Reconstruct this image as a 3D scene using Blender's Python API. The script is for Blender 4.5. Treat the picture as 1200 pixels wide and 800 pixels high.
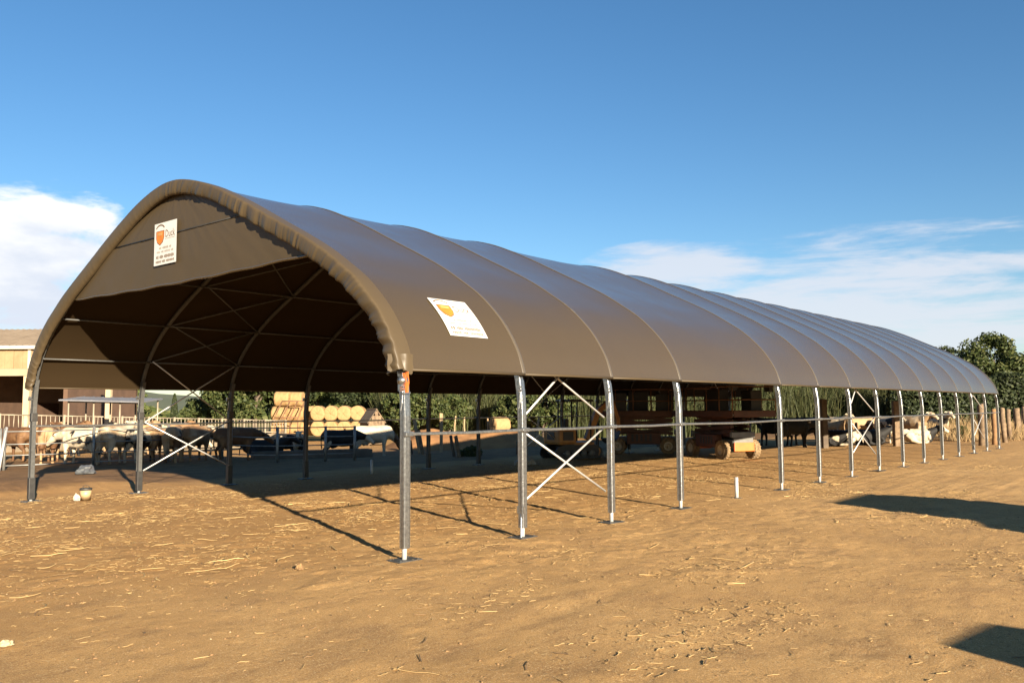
import bpy, bmesh, math, random
import numpy as np
from mathutils import Vector, Matrix, Quaternion
from math import sin, cos, pi, radians, sqrt, atan2

scene = bpy.context.scene
for o in list(bpy.data.objects): bpy.data.objects.remove(o)
COL = scene.collection
rng = random.Random(7)

# ------------------------------------------------------------------ camera
FPX, PIT, ROL, YAW = 1011.34, 0.0771, -0.0063, 0.8721
CAM = Vector((-8.364, -9.006, 2.10))
fw = Vector((sin(YAW)*cos(PIT), cos(YAW)*cos(PIT), sin(PIT)))
rt = Vector((cos(YAW), -sin(YAW), 0)); up = rt.cross(fw)
rt2 = rt*cos(ROL)+up*sin(ROL); up2 = up*cos(ROL)-rt*sin(ROL)
cd = bpy.data.cameras.new('camera'); cam = bpy.data.objects.new('camera', cd); COL.objects.link(cam)
M3 = Matrix((rt2, up2, -fw)).transposed()
cam.matrix_world = Matrix.Translation(CAM) @ M3.to_4x4()
cd.sensor_width = 36; cd.lens = 36*FPX/1200; cd.clip_start = .1; cd.clip_end = 20000
scene.camera = cam
def at(px, d, z=0.0):
    """ground point d metres ahead of the camera in picture column px (1200 wide)"""
    p = Vector((CAM.x, CAM.y, 0)) + Vector((sin(YAW), cos(YAW), 0))*d + rt*((px-600)/FPX*d)
    return Vector((p.x, p.y, z))

# ------------------------------------------------------------------ sun, sky, exposure
SUN_EL = radians(14.8); SUN_H = Vector((-.387, -.922)).normalized()      # towards the sun
SUN_V = Vector((SUN_H.x*cos(SUN_EL), SUN_H.y*cos(SUN_EL), sin(SUN_EL)))
sl = bpy.data.lights.new('sun', 'SUN'); sl.energy = 5.0; sl.angle = radians(.55); sl.color = (1, .86, .66)
so = bpy.data.objects.new('sun', sl); COL.objects.link(so)
so.rotation_euler = (-SUN_V).to_track_quat('-Z', 'Y').to_euler(); so.location = (-20, -50, 30)
scene.view_settings.view_transform = 'Standard'; scene.view_settings.look = 'None'
scene.view_settings.exposure = 1.92; scene.view_settings.gamma = 1
try: scene.view_settings.use_curve_mapping = False
except Exception: pass
world = bpy.data.worlds.new('World'); scene.world = world; world.use_nodes = True
wn = world.node_tree; wn.nodes.clear()
def N(t, typ, **kw):
    n = t.nodes.new(typ)
    for k, v in kw.items():
        if k == 'inp':
            for a, b in v.items(): n.inputs[a].default_value = b
        else: setattr(n, k, v)
    return n
sky = N(wn, 'ShaderNodeTexSky', sky_type='NISHITA', sun_disc=False, sun_elevation=SUN_EL,
        sun_rotation=atan2(SUN_H.x, SUN_H.y), altitude=50, air_density=1.0, dust_density=.15, ozone_density=3.2)
bg = N(wn, 'ShaderNodeBackground', inp={'Strength': .05}); wo = N(wn, 'ShaderNodeOutputWorld')
tc = N(wn, 'ShaderNodeTexCoord')
def wmath(op, a, b=None, c=None, clamp=False):
    n = N(wn, 'ShaderNodeMath', operation=op, use_clamp=clamp)
    for i, v in enumerate((a, b, c)):
        if v is None: continue
        if hasattr(v, 'default_value') or hasattr(v, 'is_output'): wn.links.new(v, n.inputs[i])
        else: n.inputs[i].default_value = v
    return n.outputs[0]
sep = N(wn, 'ShaderNodeSeparateXYZ'); wn.links.new(tc.outputs['Generated'], sep.inputs[0])
# cloud bank: noise over the direction, flattened towards the horizon
mp = N(wn, 'ShaderNodeMapping', inp={'Scale': (1, 1, 2.6), 'Location': (.31, 1.7, .22)}); wn.links.new(tc.outputs['Generated'], mp.inputs[0])
nz = N(wn, 'ShaderNodeTexNoise', inp={'Scale': 6.5, 'Detail': 8, 'Roughness': .56, 'Distortion': .25}); wn.links.new(mp.outputs[0], nz.inputs['Vector'])
mp2 = N(wn, 'ShaderNodeMapping', inp={'Scale': (1, 1, 7), 'Location': (3.1, .4, 1.2)}); wn.links.new(tc.outputs['Generated'], mp2.inputs[0])
nz2 = N(wn, 'ShaderNodeTexNoise', inp={'Scale': 6.5, 'Detail': 9, 'Roughness': .64, 'Distortion': .2}); wn.links.new(mp2.outputs[0], nz2.inputs['Vector'])
def dirv(px, py):
    return (fw + rt2*((px-600)/FPX) + up2*((400-py)/FPX)).normalized()
def lobe(v, inner, outer, zs=1.0):
    """soft patch of sky round direction v (radians), zs > 1 flattens it"""
    s = N(wn, 'ShaderNodeVectorMath', operation='SUBTRACT'); wn.links.new(tc.outputs['Generated'], s.inputs[0]); s.inputs[1].default_value = v
    m = N(wn, 'ShaderNodeVectorMath', operation='MULTIPLY'); wn.links.new(s.outputs[0], m.inputs[0]); m.inputs[1].default_value = (1, 1, zs)
    l = N(wn, 'ShaderNodeVectorMath', operation='LENGTH'); wn.links.new(m.outputs[0], l.inputs[0])
    r = N(wn, 'ShaderNodeMapRange', interpolation_type='SMOOTHSTEP', inp={'From Min': outer, 'From Max': inner, 'To Min': 0, 'To Max': 1})
    wn.links.new(l.outputs['Value'], r.inputs['Value']); return r.outputs[0]
# heaped clouds standing round the horizon
cum = lobe(dirv(-30, 308), .02, .22, 1.75)
cum = wmath('MAXIMUM', cum, lobe(Vector((-.75, .62, .16)).normalized(), .05, .26, 2.0))
d1 = wmath('ADD', wmath('MULTIPLY', cum, .62), wmath('MULTIPLY', wmath('SUBTRACT', nz.outputs['Fac'], .5), 1.25))
r1 = N(wn, 'ShaderNodeMapRange', interpolation_type='SMOOTHSTEP', inp={'From Min': .22, 'From Max': .42}); wn.links.new(wmath('MULTIPLY', d1, wmath('MULTIPLY', cum, 8, None, True)), r1.inputs['Value'])
# thin streaked cloud low down
strat = wmath('MAXIMUM', lobe(dirv(1040, 365), .08, .36, 3.0), lobe(dirv(800, 318), .04, .16, 3.2))
for v in ((-.4, .9, .05), (.9, -.4, .08)):
    strat = wmath('MAXIMUM', strat, lobe(Vector(v).normalized(), .1, .42, 4.2))
d2 = wmath('MULTIPLY', wmath('ADD', wmath('MULTIPLY', strat, .72), wmath('MULTIPLY', wmath('SUBTRACT', nz2.outputs['Fac'], .5), 1.8)), wmath('MULTIPLY', strat, 4, None, True))
r2_ = N(wn, 'ShaderNodeMapRange', interpolation_type='SMOOTHSTEP', inp={'From Min': .16, 'From Max': .78, 'To Max': .82}); wn.links.new(d2, r2_.inputs['Value'])
hsv = N(wn, 'ShaderNodeHueSaturation', inp={'Saturation': 1.15, 'Value': .83}); wn.links.new(sky.outputs[0], hsv.inputs['Color'])
mx2 = N(wn, 'ShaderNodeMix', data_type='RGBA'); wn.links.new(r2_.outputs[0], mx2.inputs[0]); wn.links.new(hsv.outputs[0], mx2.inputs[6]); mx2.inputs[7].default_value = (4.25, 4.4, 4.8, 1)
mx1 = N(wn, 'ShaderNodeMix', data_type='RGBA'); wn.links.new(r1.outputs[0], mx1.inputs[0]); wn.links.new(mx2.outputs[2], mx1.inputs[6])
nz3 = N(wn, 'ShaderNodeTexNoise', inp={'Scale': 9, 'Detail': 5, 'Roughness': .55}); wn.links.new(mp.outputs[0], nz3.inputs['Vector'])
shd = wmath('ADD', wmath('MULTIPLY', nz3.outputs['Fac'], 1.3), wmath('MULTIPLY', sep.outputs['Z'], 5.2)); rsh = N(wn, 'ShaderNodeMapRange', interpolation_type='SMOOTHSTEP', inp={'From Min': 1.15, 'From Max': 1.75}); wn.links.new(shd, rsh.inputs['Value'])
mxc = N(wn, 'ShaderNodeMix', data_type='RGBA'); wn.links.new(rsh.outputs[0], mxc.inputs[0]); mxc.inputs[6].default_value = (4.0, 4.35, 5.0, 1); mxc.inputs[7].default_value = (6.3, 6.2, 6.0, 1); wn.links.new(mxc.outputs[2], mx1.inputs[7])
wn.links.new(mx1.outputs[2], bg.inputs['Color']); wn.links.new(bg.outputs[0], wo.inputs[0])

# ------------------------------------------------------------------ material helpers
MATS = {}
def mat(name, color, rough=.7, metal=0.0, var=None, vscale=3.0, bump=0.0, bscale=20.0, spec=.5, detail=4, coords='Object', sheen=0, trans=0):
    """procedural material: colour varied by noise towards var, fine bump"""
    if name in MATS: return MATS[name]
    m = bpy.data.materials.new(name); m.use_nodes = True; t = m.node_tree
    b = t.nodes['Principled BSDF']; b.inputs['Roughness'].default_value = rough; b.inputs['Metallic'].default_value = metal
    b.inputs['Specular IOR Level'].default_value = spec
    c4 = tuple(color)+(1,)
    cc = N(t, 'ShaderNodeTexCoord')
    nz = N(t, 'ShaderNodeTexNoise', inp={'Scale': vscale, 'Detail': detail, 'Roughness': .6}); t.links.new(cc.outputs[coords], nz.inputs['Vector'])
    if var is None: var = tuple(c*.72 for c in color)
    rp = N(t, 'ShaderNodeMapRange', inp={'From Min': .35, 'From Max': .68}); t.links.new(nz.outputs['Fac'], rp.inputs['Value'])
    mx = N(t, 'ShaderNodeMix', data_type='RGBA'); t.links.new(rp.outputs[0], mx.inputs[0]); mx.inputs[6].default_value = c4; mx.inputs[7].default_value = tuple(var)+(1,)
    t.links.new(mx.outputs[2], b.inputs['Base Color'])
    if bump:
        n2 = N(t, 'ShaderNodeTexNoise', inp={'Scale': bscale, 'Detail': 5, 'Roughness': .65}); t.links.new(cc.outputs[coords], n2.inputs['Vector'])
        bp = N(t, 'ShaderNodeBump', inp={'Strength': 1, 'Distance': bump}); t.links.new(n2.outputs['Fac'], bp.inputs['Height']); t.links.new(bp.outputs[0], b.inputs['Normal'])
    MATS[name] = m; return m

class MB:
    def __init__(s): s.v = []; s.f = []; s.m = []; s.mi = 0
    def add(s, vs, fs):
        k = len(s.v); s.v += [tuple(v) for v in vs]; s.f += [tuple(i+k for i in f) for f in fs]; s.m += [s.mi]*len(fs); return s
    def box(s, c, d, rot=None, taper=1.0):
        c = Vector(c); hx, hy, hz = d[0]/2, d[1]/2, d[2]/2; vs = []
        for z, k in ((-hz, 1), (hz, taper)):
            for x, y in ((-1, -1), (1, -1), (1, 1), (-1, 1)):
                p = Vector((x*hx*k, y*hy*k, z))
                if rot is not None: p = rot @ p
                vs.append(c+p)
        return s.add(vs, [(3, 2, 1, 0), (4, 5, 6, 7), (0, 1, 5, 4), (1, 2, 6, 5), (2, 3, 7, 6), (3, 0, 4, 7)])
    def bbox(s, c, d, b=.02, rot=None):
        """box with chamfered edges"""
        bm = bmesh.new(); bmesh.ops.create_cube(bm, size=1)
        for v in bm.verts: v.co = Vector((v.co.x*d[0], v.co.y*d[1], v.co.z*d[2]))
        bmesh.ops.bevel(bm, geom=list(bm.edges), offset=min(b, min(d)*.45), segments=2, profile=.6, affect='EDGES')
        bm.verts.index_update(); c = Vector(c)
        vs = [c+(rot @ v.co if rot is not None else v.co) for v in bm.verts]; fs = [[v.index for v in f.verts] for f in bm.faces]; bm.free()
        return s.add(vs, fs)
    def sweep(s, pts, prof, upv=None, cap=True, closed=False):
        """sweep list of (a,b) profile points along pts; prof may be a function of i"""
        pts = [Vector(p) for p in pts]; n = len(pts); rings = []
        prev = None
        for i, p in enumerate(pts):
            a = pts[i-1] if (i > 0 or closed) else p; b = pts[(i+1) % n] if (i < n-1 or closed) else p
            t = (b-a).normalized()
            if upv is not None: u = Vector(upv)
            elif prev is None: u = Vector((0, 0, 1)) if abs(t.z) < .9 else Vector((1, 0, 0))
            else: u = prev
            u = (u-t*u.dot(t)).normalized(); w = t.cross(u); prev = u
            pr = prof(i) if callable(prof) else prof
            rings.append([p+w*x+u*y for x, y in pr])
        m = len(rings[0]); vs = [v for r in rings for v in r]; fs = []
        for i in range(n if closed else n-1):
            j = (i+1) % n
            for k in range(m):
                l = (k+1) % m; fs.append((i*m+k, i*m+l, j*m+l, j*m+k))
        if cap and not closed: fs += [tuple(range(m-1, -1, -1)), tuple((n-1)*m+k for k in range(m))]
        return s.add(vs, fs)
    def tube(s, pts, r, n=8, closed=False):
        rr = r if callable(r) else (r if isinstance(r, (list, tuple)) else None)
        def prof(i):
            q = rr(i) if callable(rr) else (rr[i] if rr else r)
            return [(q*cos(2*pi*k/n), q*sin(2*pi*k/n)) for k in range(n)]
        return s.sweep(pts, prof, closed=closed)
    def bar(s, a, b, w, h, upv=None):
        return s.sweep([a, b], [(-w/2, -h/2), (w/2, -h/2), (w/2, h/2), (-w/2, h/2)], upv=upv)
    def lathe(s, c, prof, n=20, axis='Z'):
        c = Vector(c); vs = []; m = len(prof)
        for k in range(n):
            a = 2*pi*k/n
            for r, z in prof:
                p = (r*cos(a), r*sin(a), z)
                if axis == 'Y': p = (p[0], p[2], p[1])
                if axis == 'X': p = (p[2], p[0], p[1])
                vs.append(c+Vector(p))
        fs = [(k*m+i, ((k+1) % n)*m+i, ((k+1) % n)*m+i+1, k*m+i+1) for k in range(n) for i in range(m-1)]
        return s.add(vs, fs)
    def grid(s, rows, flip=False):
        n = len(rows); m = len(rows[0]); vs = [v for r in rows for v in r]
        fs = [(i*m+j, i*m+j+1, (i+1)*m+j+1, (i+1)*m+j) for i in range(n-1) for j in range(m-1)]
        if flip: fs = [f[::-1] for f in fs]
        return s.add(vs, fs)
    def mesh(s, name, mats, smooth=False):
        me = bpy.data.meshes.new(name); me.from_pydata(s.v, [], s.f)
        for q in (mats if isinstance(mats, (list, tuple)) else [mats]): me.materials.append(q)
        if any(s.m): me.polygons.foreach_set('material_index', s.m)
        if smooth: me.polygons.foreach_set('use_smooth', [True]*len(me.polygons))
        me.update(); return me
    def build(s, name, mats, parent=None, smooth=False, loc=None):
        return link(name, s.mesh(name, mats, smooth), parent, loc)
def link(name, me, parent=None, loc=None, rz=0):
    o = bpy.data.objects.new(name, me); COL.objects.link(o)
    if parent: o.parent = parent
    if loc is not None: o.location = loc
    if rz: o.rotation_euler.z = rz
    return o
def tag(o, label, cat, group=None):
    o['label'] = label; o['category'] = cat
    if group: o['group'] = group
    return o
def thing(name, label, cat, loc=(0, 0, 0), rz=0, group=None):
    return tag(link(name, None, None, loc, rz), label, cat, group)
def struct(o): o['kind'] = 'structure'; return o
def stuff(o): o['kind'] = 'stuff'; return o
def copy_tree(o, parent=None):
    c = o.copy(); COL.objects.link(c); c.parent = parent
    for ch in list(o.children): copy_tree(ch, c)
    return c
def autosmooth(me, ang=35):
    try: me.set_sharp_from_angle(angle=radians(ang))
    except Exception: pass

# ------------------------------------------------------------------ ground
def hashn(ix, iy, seed):
    h = (ix*374761393 + iy*668265263 + seed*1442695041) & 0xffffffff
    h = ((h ^ (h >> 13))*1274126177) & 0xffffffff
    return ((h ^ (h >> 16)) & 0xffff)/65535.0
def vnoise(x, y, seed=0):
    x = np.asarray(x, float); y = np.asarray(y, float)
    ix = np.floor(x).astype(np.int64); iy = np.floor(y).astype(np.int64); fx = x-ix; fy = y-iy
    fx = fx*fx*(3-2*fx); fy = fy*fy*(3-2*fy)
    a = hashn(ix, iy, seed); b = hashn(ix+1, iy, seed); c = hashn(ix, iy+1, seed); d = hashn(ix+1, iy+1, seed)
    return (a*(1-fx)+b*fx)*(1-fy)+(c*(1-fx)+d*fx)*fy
def sstep(a, b, x):
    t = np.clip((np.asarray(x, float)-a)/(b-a), 0, 1); return t*t*(3-2*t)
def gh(x, y, fine=True):
    x = np.asarray(x, float); y = np.asarray(y, float)
    z = (vnoise(x*.35, y*.35, 1)-.5)*.035 + (vnoise(x*.9+3, y*.9, 2)-.5)*.016
    if fine:
        near = sstep(60, 15, np.hypot(x-2, y))
        rough = .35+1.1*sstep(.45, .7, vnoise(x*.3+9, y*.3+4, 9))
        z = z + near*rough*((vnoise(x*2.6, y*2.6, 3)-.5)*.014 + (vnoise(x*6.1, y*6.1, 4)-.5)*.011 + (vnoise(x*13., y*13., 5)-.5)*.011)
        cl = vnoise(x*4.3+1, y*4.3, 6); z = z + near*rough*.010*sstep(.72, .95, cl) - near*.008*sstep(.80, .97, vnoise(x*3.1+40, y*3.1, 7))
    # ruts left by wheels, roughly along the shelter
    for c, a in ((-3.4, .008), (-5.1, .008), (-1.7, .006)):
        z = z - a*np.exp(-((y-c-.25*np.sin(x*.21)-.05*x)/.16)**2)*sstep(.3, .6, vnoise(x*.5, y*.2+c, 8))
    # worn low bank of dung and mud at the back left, ground falling away behind on the right
    z = z + .22*sstep(14.4, 16.0, y)*sstep(20, 17.5, y)*sstep(5.0, 2.6, x)
    z = z - .45*sstep(20, 27, y)*sstep(13, 18, x)
    return z
def axis(lo, hi, step, far, grow=1.16):
    a = list(np.arange(lo, hi, step)); s = step; v = a[-1]
    while v < far: s *= grow; v += s; a.append(v)
    s = step; v = lo; b = []
    while v > -far: s *= grow; v -= s; b.append(v)
    return np.array(b[::-1]+a)
gx = axis(-7.5, 13, .055, 3300); gy = axis(-8.6, 9, .055, 3300)
GX, GY = np.meshgrid(gx, gy, indexing='ij'); GZ = gh(GX, GY)
nx, ny = GX.shape
gv = np.stack([GX, GY, GZ], -1).reshape(-1, 3)
ii = np.arange(nx*ny).reshape(nx, ny)
gf = np.stack([ii[:-1, :-1], ii[1:, :-1], ii[1:, 1:], ii[:-1, 1:]], -1).reshape(-1, 4)
def np_mesh(name, v, f, m):
    me = bpy.data.meshes.new(name); k = f.shape[1]
    me.vertices.add(len(v)); me.vertices.foreach_set('co', np.ascontiguousarray(v, dtype=np.float32).ravel())
    me.loops.add(f.size); me.loops.foreach_set('vertex_index', np.ascontiguousarray(f, dtype=np.int32).ravel())
    me.polygons.add(len(f)); me.polygons.foreach_set('loop_start', np.arange(0, f.size, k, dtype=np.int32)); me.polygons.foreach_set('loop_total', np.full(len(f), k, dtype=np.int32))
    for q in (m if isinstance(m, list) else [m]): me.materials.append(q)
    me.update(calc_edges=True); me.validate(); return me

gm = bpy.data.materials.new('dirt'); gm.use_nodes = True; t = gm.node_tree; b = t.nodes['Principled BSDF']
b.inputs['Roughness'].default_value = .95; b.inputs['Specular IOR Level'].default_value = .15
cc = N(t, 'ShaderNodeTexCoord')
def tn(scale, detail=5, rough=.6, loc=(0, 0, 0), sc=(1, 1, 1), dist=0):
    mp = N(t, 'ShaderNodeMapping', inp={'Location': loc, 'Scale': sc}); t.links.new(cc.outputs['Object'], mp.inputs[0])
    n = N(t, 'ShaderNodeTexNoise', inp={'Scale': scale, 'Detail': detail, 'Roughness': rough, 'Distortion': dist}); t.links.new(mp.outputs[0], n.inputs['Vector']); return n.outputs['Fac']
def tmr(v, a, b_, lo=0, hi=1):
    r = N(t, 'ShaderNodeMapRange', interpolation_type='SMOOTHSTEP', inp={'From Min': a, 'From Max': b_, 'To Min': lo, 'To Max': hi}); t.links.new(v, r.inputs['Value']); return r.outputs[0]
def tmix(f, a, b_):
    m = N(t, 'ShaderNodeMix', data_type='RGBA')
    if isinstance(f, float): m.inputs[0].default_value = f
    else: t.links.new(f, m.inputs[0])
    for k, v in ((6, a), (7, b_)):
        if isinstance(v, tuple): m.inputs[k].default_value = v+(1,)
        else: t.links.new(v, m.inputs[k])
    return m.outputs[2]
def tm(op, a, b_=None):
    n = N(t, 'ShaderNodeMath', operation=op)
    for i, v in enumerate((a, b_)):
        if v is None: continue
        if isinstance(v, (int, float)): n.inputs[i].default_value = v
        else: t.links.new(v, n.inputs[i])
    return n.outputs[0]
sx = N(t, 'ShaderNodeSeparateXYZ'); t.links.new(cc.outputs['Object'], sx.inputs[0])
base = tmix(tmr(tn(.22, 4), .35, .65), (.49, .295, .115), (.42, .245, .09))
base = tmix(tmr(tn(.9, 6, .65, dist=.4), .46, .66, 0, .6), base, (.32, .19, .080))
base = tmix(tmr(tn(2.3, 6, .7, (5, 2, 0), (.45, 1, 1)), .49, .66, 0, .55), base, (.26, .152, .066))
base = tmix(tmr(tn(38, 3, .7, (1, 7, 0)), .54, .66, 0, .7), base, (.20, .115, .05))
base = tmix(tm('MULTIPLY', tmr(tn(13, 4, .75, (4, 7, 0), (.6, 1, 1)), .55, .66, 0, .85), tmr(tn(.8, 3, .6, (2, 9, 0)), .42, .6)), base, (.17, .095, .042))
base = tmix(tmr(tn(110, 2, .6, (3, 1, 0)), .50, .62, 0, .6), base, (.22, .125, .055))
base = tmix(tmr(tn(75, 2, .6, (9, 1, 0)), .58, .66, 0, .75), base, (.62, .46, .25))
# chopped straw trodden in: short streaks in two directions
st1 = tmr(tn(26, 2, .5, (0, 3, 0), (.22, 1, 1), .6), .66, .72, 0, .55); st2 = tmr(tn(26, 2, .5, (4, 0, 0), (1, .25, 1), .6), .67, .73, 0, .5)
pat = tmr(tn(.55, 3, .6, (11, 0, 0)), .40, .60)
base = tmix(tm('MULTIPLY', tm('MAXIMUM', st1, st2), pat), base, (.60, .43, .20))
# browner churned soil close round the shelter
ch = tm('ADD', sx.outputs['Y'], tm('MULTIPLY', tm('SUBTRACT', tn(.35, 5, .6, (7, 3, 0)), .5), 9.0))
base = tmix(tm('MULTIPLY', tmr(ch, -2.5, 3.5), tmr(tn(1.7, 6, .7, (6, 6, 0)), .30, .62, .35, .8)), base, (.285, .155, .056))
# dung-dark mud in the cattle yard behind and left of the shelter
edge = tm('ADD', sx.outputs['Y'], tm('MULTIPLY', tm('SUBTRACT', tn(.5, 5), .5), 3.2))
mud = tm('MULTIPLY', tmr(edge, 14.6, 15.6), tmr(edge, 34, 30))
base = tmix(tm('MULTIPLY', mud, .85), base, tmix(tmr(tn(1.4, 6, .7), .4, .62), (.105, .058, .028), (.17, .095, .045)))
far = tmr(edge, 46, 60)
base = tmix(far, base, (.16, .135, .05))
t.links.new(base, b.inputs['Base Color'])
bp1 = N(t, 'ShaderNodeBump', inp={'Strength': 1.0, 'Distance': .02}); t.links.new(tn(42, 9, .8), bp1.inputs['Height'])
bp2 = N(t, 'ShaderNodeBump', inp={'Strength': .28, 'Distance': .018}); t.links.new(tn(12, 9, .7, (2, 2, 0)), bp2.inputs['Height']); t.links.new(bp1.outputs[0], bp2.inputs['Normal'])
def vor(scale, loc):
    mp = N(t, 'ShaderNodeMapping', inp={'Location': loc, 'Scale': (1, 1, 0)}); t.links.new(cc.outputs['Object'], mp.inputs[0])
    nzv = N(t, 'ShaderNodeTexNoise', inp={'Scale': 5, 'Detail': 3}); t.links.new(mp.outputs[0], nzv.inputs['Vector']); ad = N(t, 'ShaderNodeVectorMath', operation='MULTIPLY_ADD'); t.links.new(nzv.outputs['Color'], ad.inputs[0]); ad.inputs[1].default_value = (.16, .16, 0); t.links.new(mp.outputs[0], ad.inputs[2])
    v = N(t, 'ShaderNodeTexVoronoi', inp={'Scale': scale}); t.links.new(ad.outputs[0], v.inputs['Vector']); return v.outputs['Distance']
trod = tmr(tn(.45, 4, .6, (21, 4, 0), (.7, 1.2, 1)), .47, .60)
dent = tm('MULTIPLY', tmr(vor(4.2, (3, 1, 0)), .10, .34), trod); dent2 = tm('MULTIPLY', tmr(vor(9, (8, 5, 0)), .08, .36), trod)
bp3 = N(t, 'ShaderNodeBump', inp={'Strength': .4, 'Distance': .016}); t.links.new(tm('ADD', dent, tm('MULTIPLY', dent2, .45)), bp3.inputs['Height']); t.links.new(bp2.outputs[0], bp3.inputs['Normal'])
t.links.new(bp3.outputs[0], b.inputs['Normal'])
gme = np_mesh('ground', gv, gf, gm); gme.polygons.foreach_set('use_smooth', [True]*len(gme.polygons))
ground = struct(link('ground', gme))

# ------------------------------------------------------------------ tunnel shelter
SP = 2.593; W = 12.745; HALF = W/2
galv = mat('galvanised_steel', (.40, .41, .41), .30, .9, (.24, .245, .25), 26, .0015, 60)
galv_dull = mat('dull_shade_galvanised', (.09, .09, .086), .6, .5, (.06, .06, .058), 14, .001, 40)  # steel colour darkened to deepen the shade on arches, purlins and far posts
white_zinc = mat('pale_zinc_tube', (.50, .49, .47), .45, .4, (.40, .39, .37), 9)
black_m = mat('plain_black', (.015, .015, .015), .45, 0, (.03, .028, .026), 8)
orange_strap = mat('orange_strap', (.75, .17, .03), .7, 0, (.6, .12, .02), 20)
rope_m = mat('webbing_grey', (.30, .27, .22), .8)

def fabric(name, a, bcol, rough, spec=.6):
    m = bpy.data.materials.new(name); m.use_nodes = True; t = m.node_tree; p = t.nodes['Principled BSDF']
    p.inputs['Roughness'].default_value = rough; p.inputs['Specular IOR Level'].default_value = spec
    c = N(t, 'ShaderNodeTexCoord')
    n = N(t, 'ShaderNodeTexNoise', inp={'Scale': .6, 'Detail': 6, 'Roughness': .6}); t.links.new(c.outputs['Object'], n.inputs['Vector'])
    mx = N(t, 'ShaderNodeMix', data_type='RGBA'); t.links.new(n.outputs['Fac'], mx.inputs[0]); mx.inputs[6].default_value = a+(1,); mx.inputs[7].default_value = bcol+(1,)
    t.links.new(mx.outputs[2], p.inputs['Base Color'])
    n2 = N(t, 'ShaderNodeTexNoise', inp={'Scale': 2.2, 'Detail': 3, 'Roughness': .5}); t.links.new(c.outputs['Object'], n2.inputs['Vector'])
    rr = N(t, 'ShaderNodeMapRange', inp={'From Min': .3, 'From Max': .7, 'To Min': rough-.03, 'To Max': rough+.03}); t.links.new(n2.outputs['Fac'], rr.inputs['Value']); t.links.new(rr.outputs[0], p.inputs['Roughness'])
    mpg = N(t, 'ShaderNodeMapping', inp={'Scale': (1, .5, 1)}); t.links.new(c.outputs['Object'], mpg.inputs[0])
    n3 = N(t, 'ShaderNodeTexNoise', inp={'Scale': 1.6, 'Detail': 2, 'Roughness': .4}); t.links.new(mpg.outputs[0], n3.inputs['Vector'])
    b1 = N(t, 'ShaderNodeBump', inp={'Strength': .25, 'Distance': .006}); t.links.new(n3.outputs['Fac'], b1.inputs['Height'])
    t.links.new(b1.outputs[0], p.inputs['Normal']); MATS[name] = m; return m
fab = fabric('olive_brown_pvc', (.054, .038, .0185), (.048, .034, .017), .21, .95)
fab_in = fabric('shade_dark_inner_pvc', (.024, .0155, .0075), (.020, .013, .0065), .7, .04)  # roof shade painted into the colour of the underside
fab_gab = fabric('matt_gable_pvc', (.058, .041, .022), (.050, .036, .019), .50, .22)
fab_hood = fabric('hood_pvc', (.066, .047, .025), (.054, .039, .021), .46, .35)
fab_seam = fabric('pvc_weld_seam', (.074, .060, .042), (.066, .053, .038), .25)

# half profile of the cover: (distance from the ridge, height)
HP = [(0, 6.43), (.4, 6.40), (.9, 6.29), (1.5, 6.09), (2.4, 5.70), (3.3, 5.26), (4.0, 4.92), (4.56, 4.63), (5.0, 4.36), (5.42, 4.08), (5.75, 3.79), (6.0, 3.52), (6.2, 3.23), (6.34, 2.96), (6.44, 2.65)]
def catmull(P, m=4):
    out = []; n = len(P)
    for i in range(n-1):
        p0, p1, p2, p3 = P[max(i-1, 0)], P[i], P[i+1], P[min(i+2, n-1)]
        for k in range(m):
            u = k/m
            out.append(tuple(.5*((2*b)+(c-a)*u+(2*a-5*b+4*c-d)*u*u+(3*b-a-3*c+d)*u**3) for a, b, c, d in zip(p0, p1, p2, p3)))
    out.append(P[-1]); return out
FULL = [(-d, z) for d, z in HP[::-1]]+HP[1:]
PROF = [(HALF+d, z) for d, z in catmull(FULL, 3)]            # (y, z) from near eave to far eave
NP_ = len(PROF)
def pnorm(i):
    a = PROF[max(i-1, 0)]; b = PROF[min(i+1, NP_-1)]; ty, tz = b[0]-a[0], b[1]-a[1]; l = sqrt(ty*ty+tz*tz); return (-tz/l, ty/l)   # outward
PN = [pnorm(i) for i in range(NP_)]
def poff(i, off): return (PROF[i][0]+PN[i][0]*off, PROF[i][1]+PN[i][1]*off)
ARCHES = [i for i in range(16) if i != 4]

shelter = thing('tunnel_shelter', 'long open-sided tunnel shelter with olive brown fabric roof on galvanised posts', 'shelter')
# roof panels, one for each bay
for a, c in zip(ARCHES[:-1], ARCHES[1:]):
    mb = MB(); n = 9 if c-a == 1 else 15; x0 = a*SP-(.05 if a == 0 else 0); x1 = c*SP+(.12 if c == 15 else 0); rows = []
    sagk = .058 if c-a == 1 else .085
    for k in range(n):
        u = k/(n-1); x = x0+(x1-x0)*u; row = []
        s = (4*u*(1-u))**.72
        for i in range(NP_):
            env = sin(pi*i/(NP_-1))**.45
            w = .004*sin(x*2.1+i*.5)*s
            y, z = poff(i, -sagk*s*env+w*env); row.append((x, y, z))
        rows.append(row)
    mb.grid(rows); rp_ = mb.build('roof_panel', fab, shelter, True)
    mb = MB(); mb.grid([[(x, HALF+(y-HALF)*.9985, z-.008) for x, y, z in r] for r in rows], flip=True); mb.build('inner_face', fab_in, rp_, True)  # second sheet, added to make the shaded ceiling darker
for a in ARCHES:                                          # welded seam strips over each arch
    if a == 0: continue
    mb = MB(); rows = []
    for dx, off in ((-.040, .001), (-.036, .005), (-.010, .009), (.010, .009), (.036, .005), (.040, .001)):
        rows.append([(a*SP+dx, *poff(i, off)) for i in range(NP_)])
    mb.grid(rows); mb.build('seam_strip', fab_seam, shelter, True)
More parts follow.
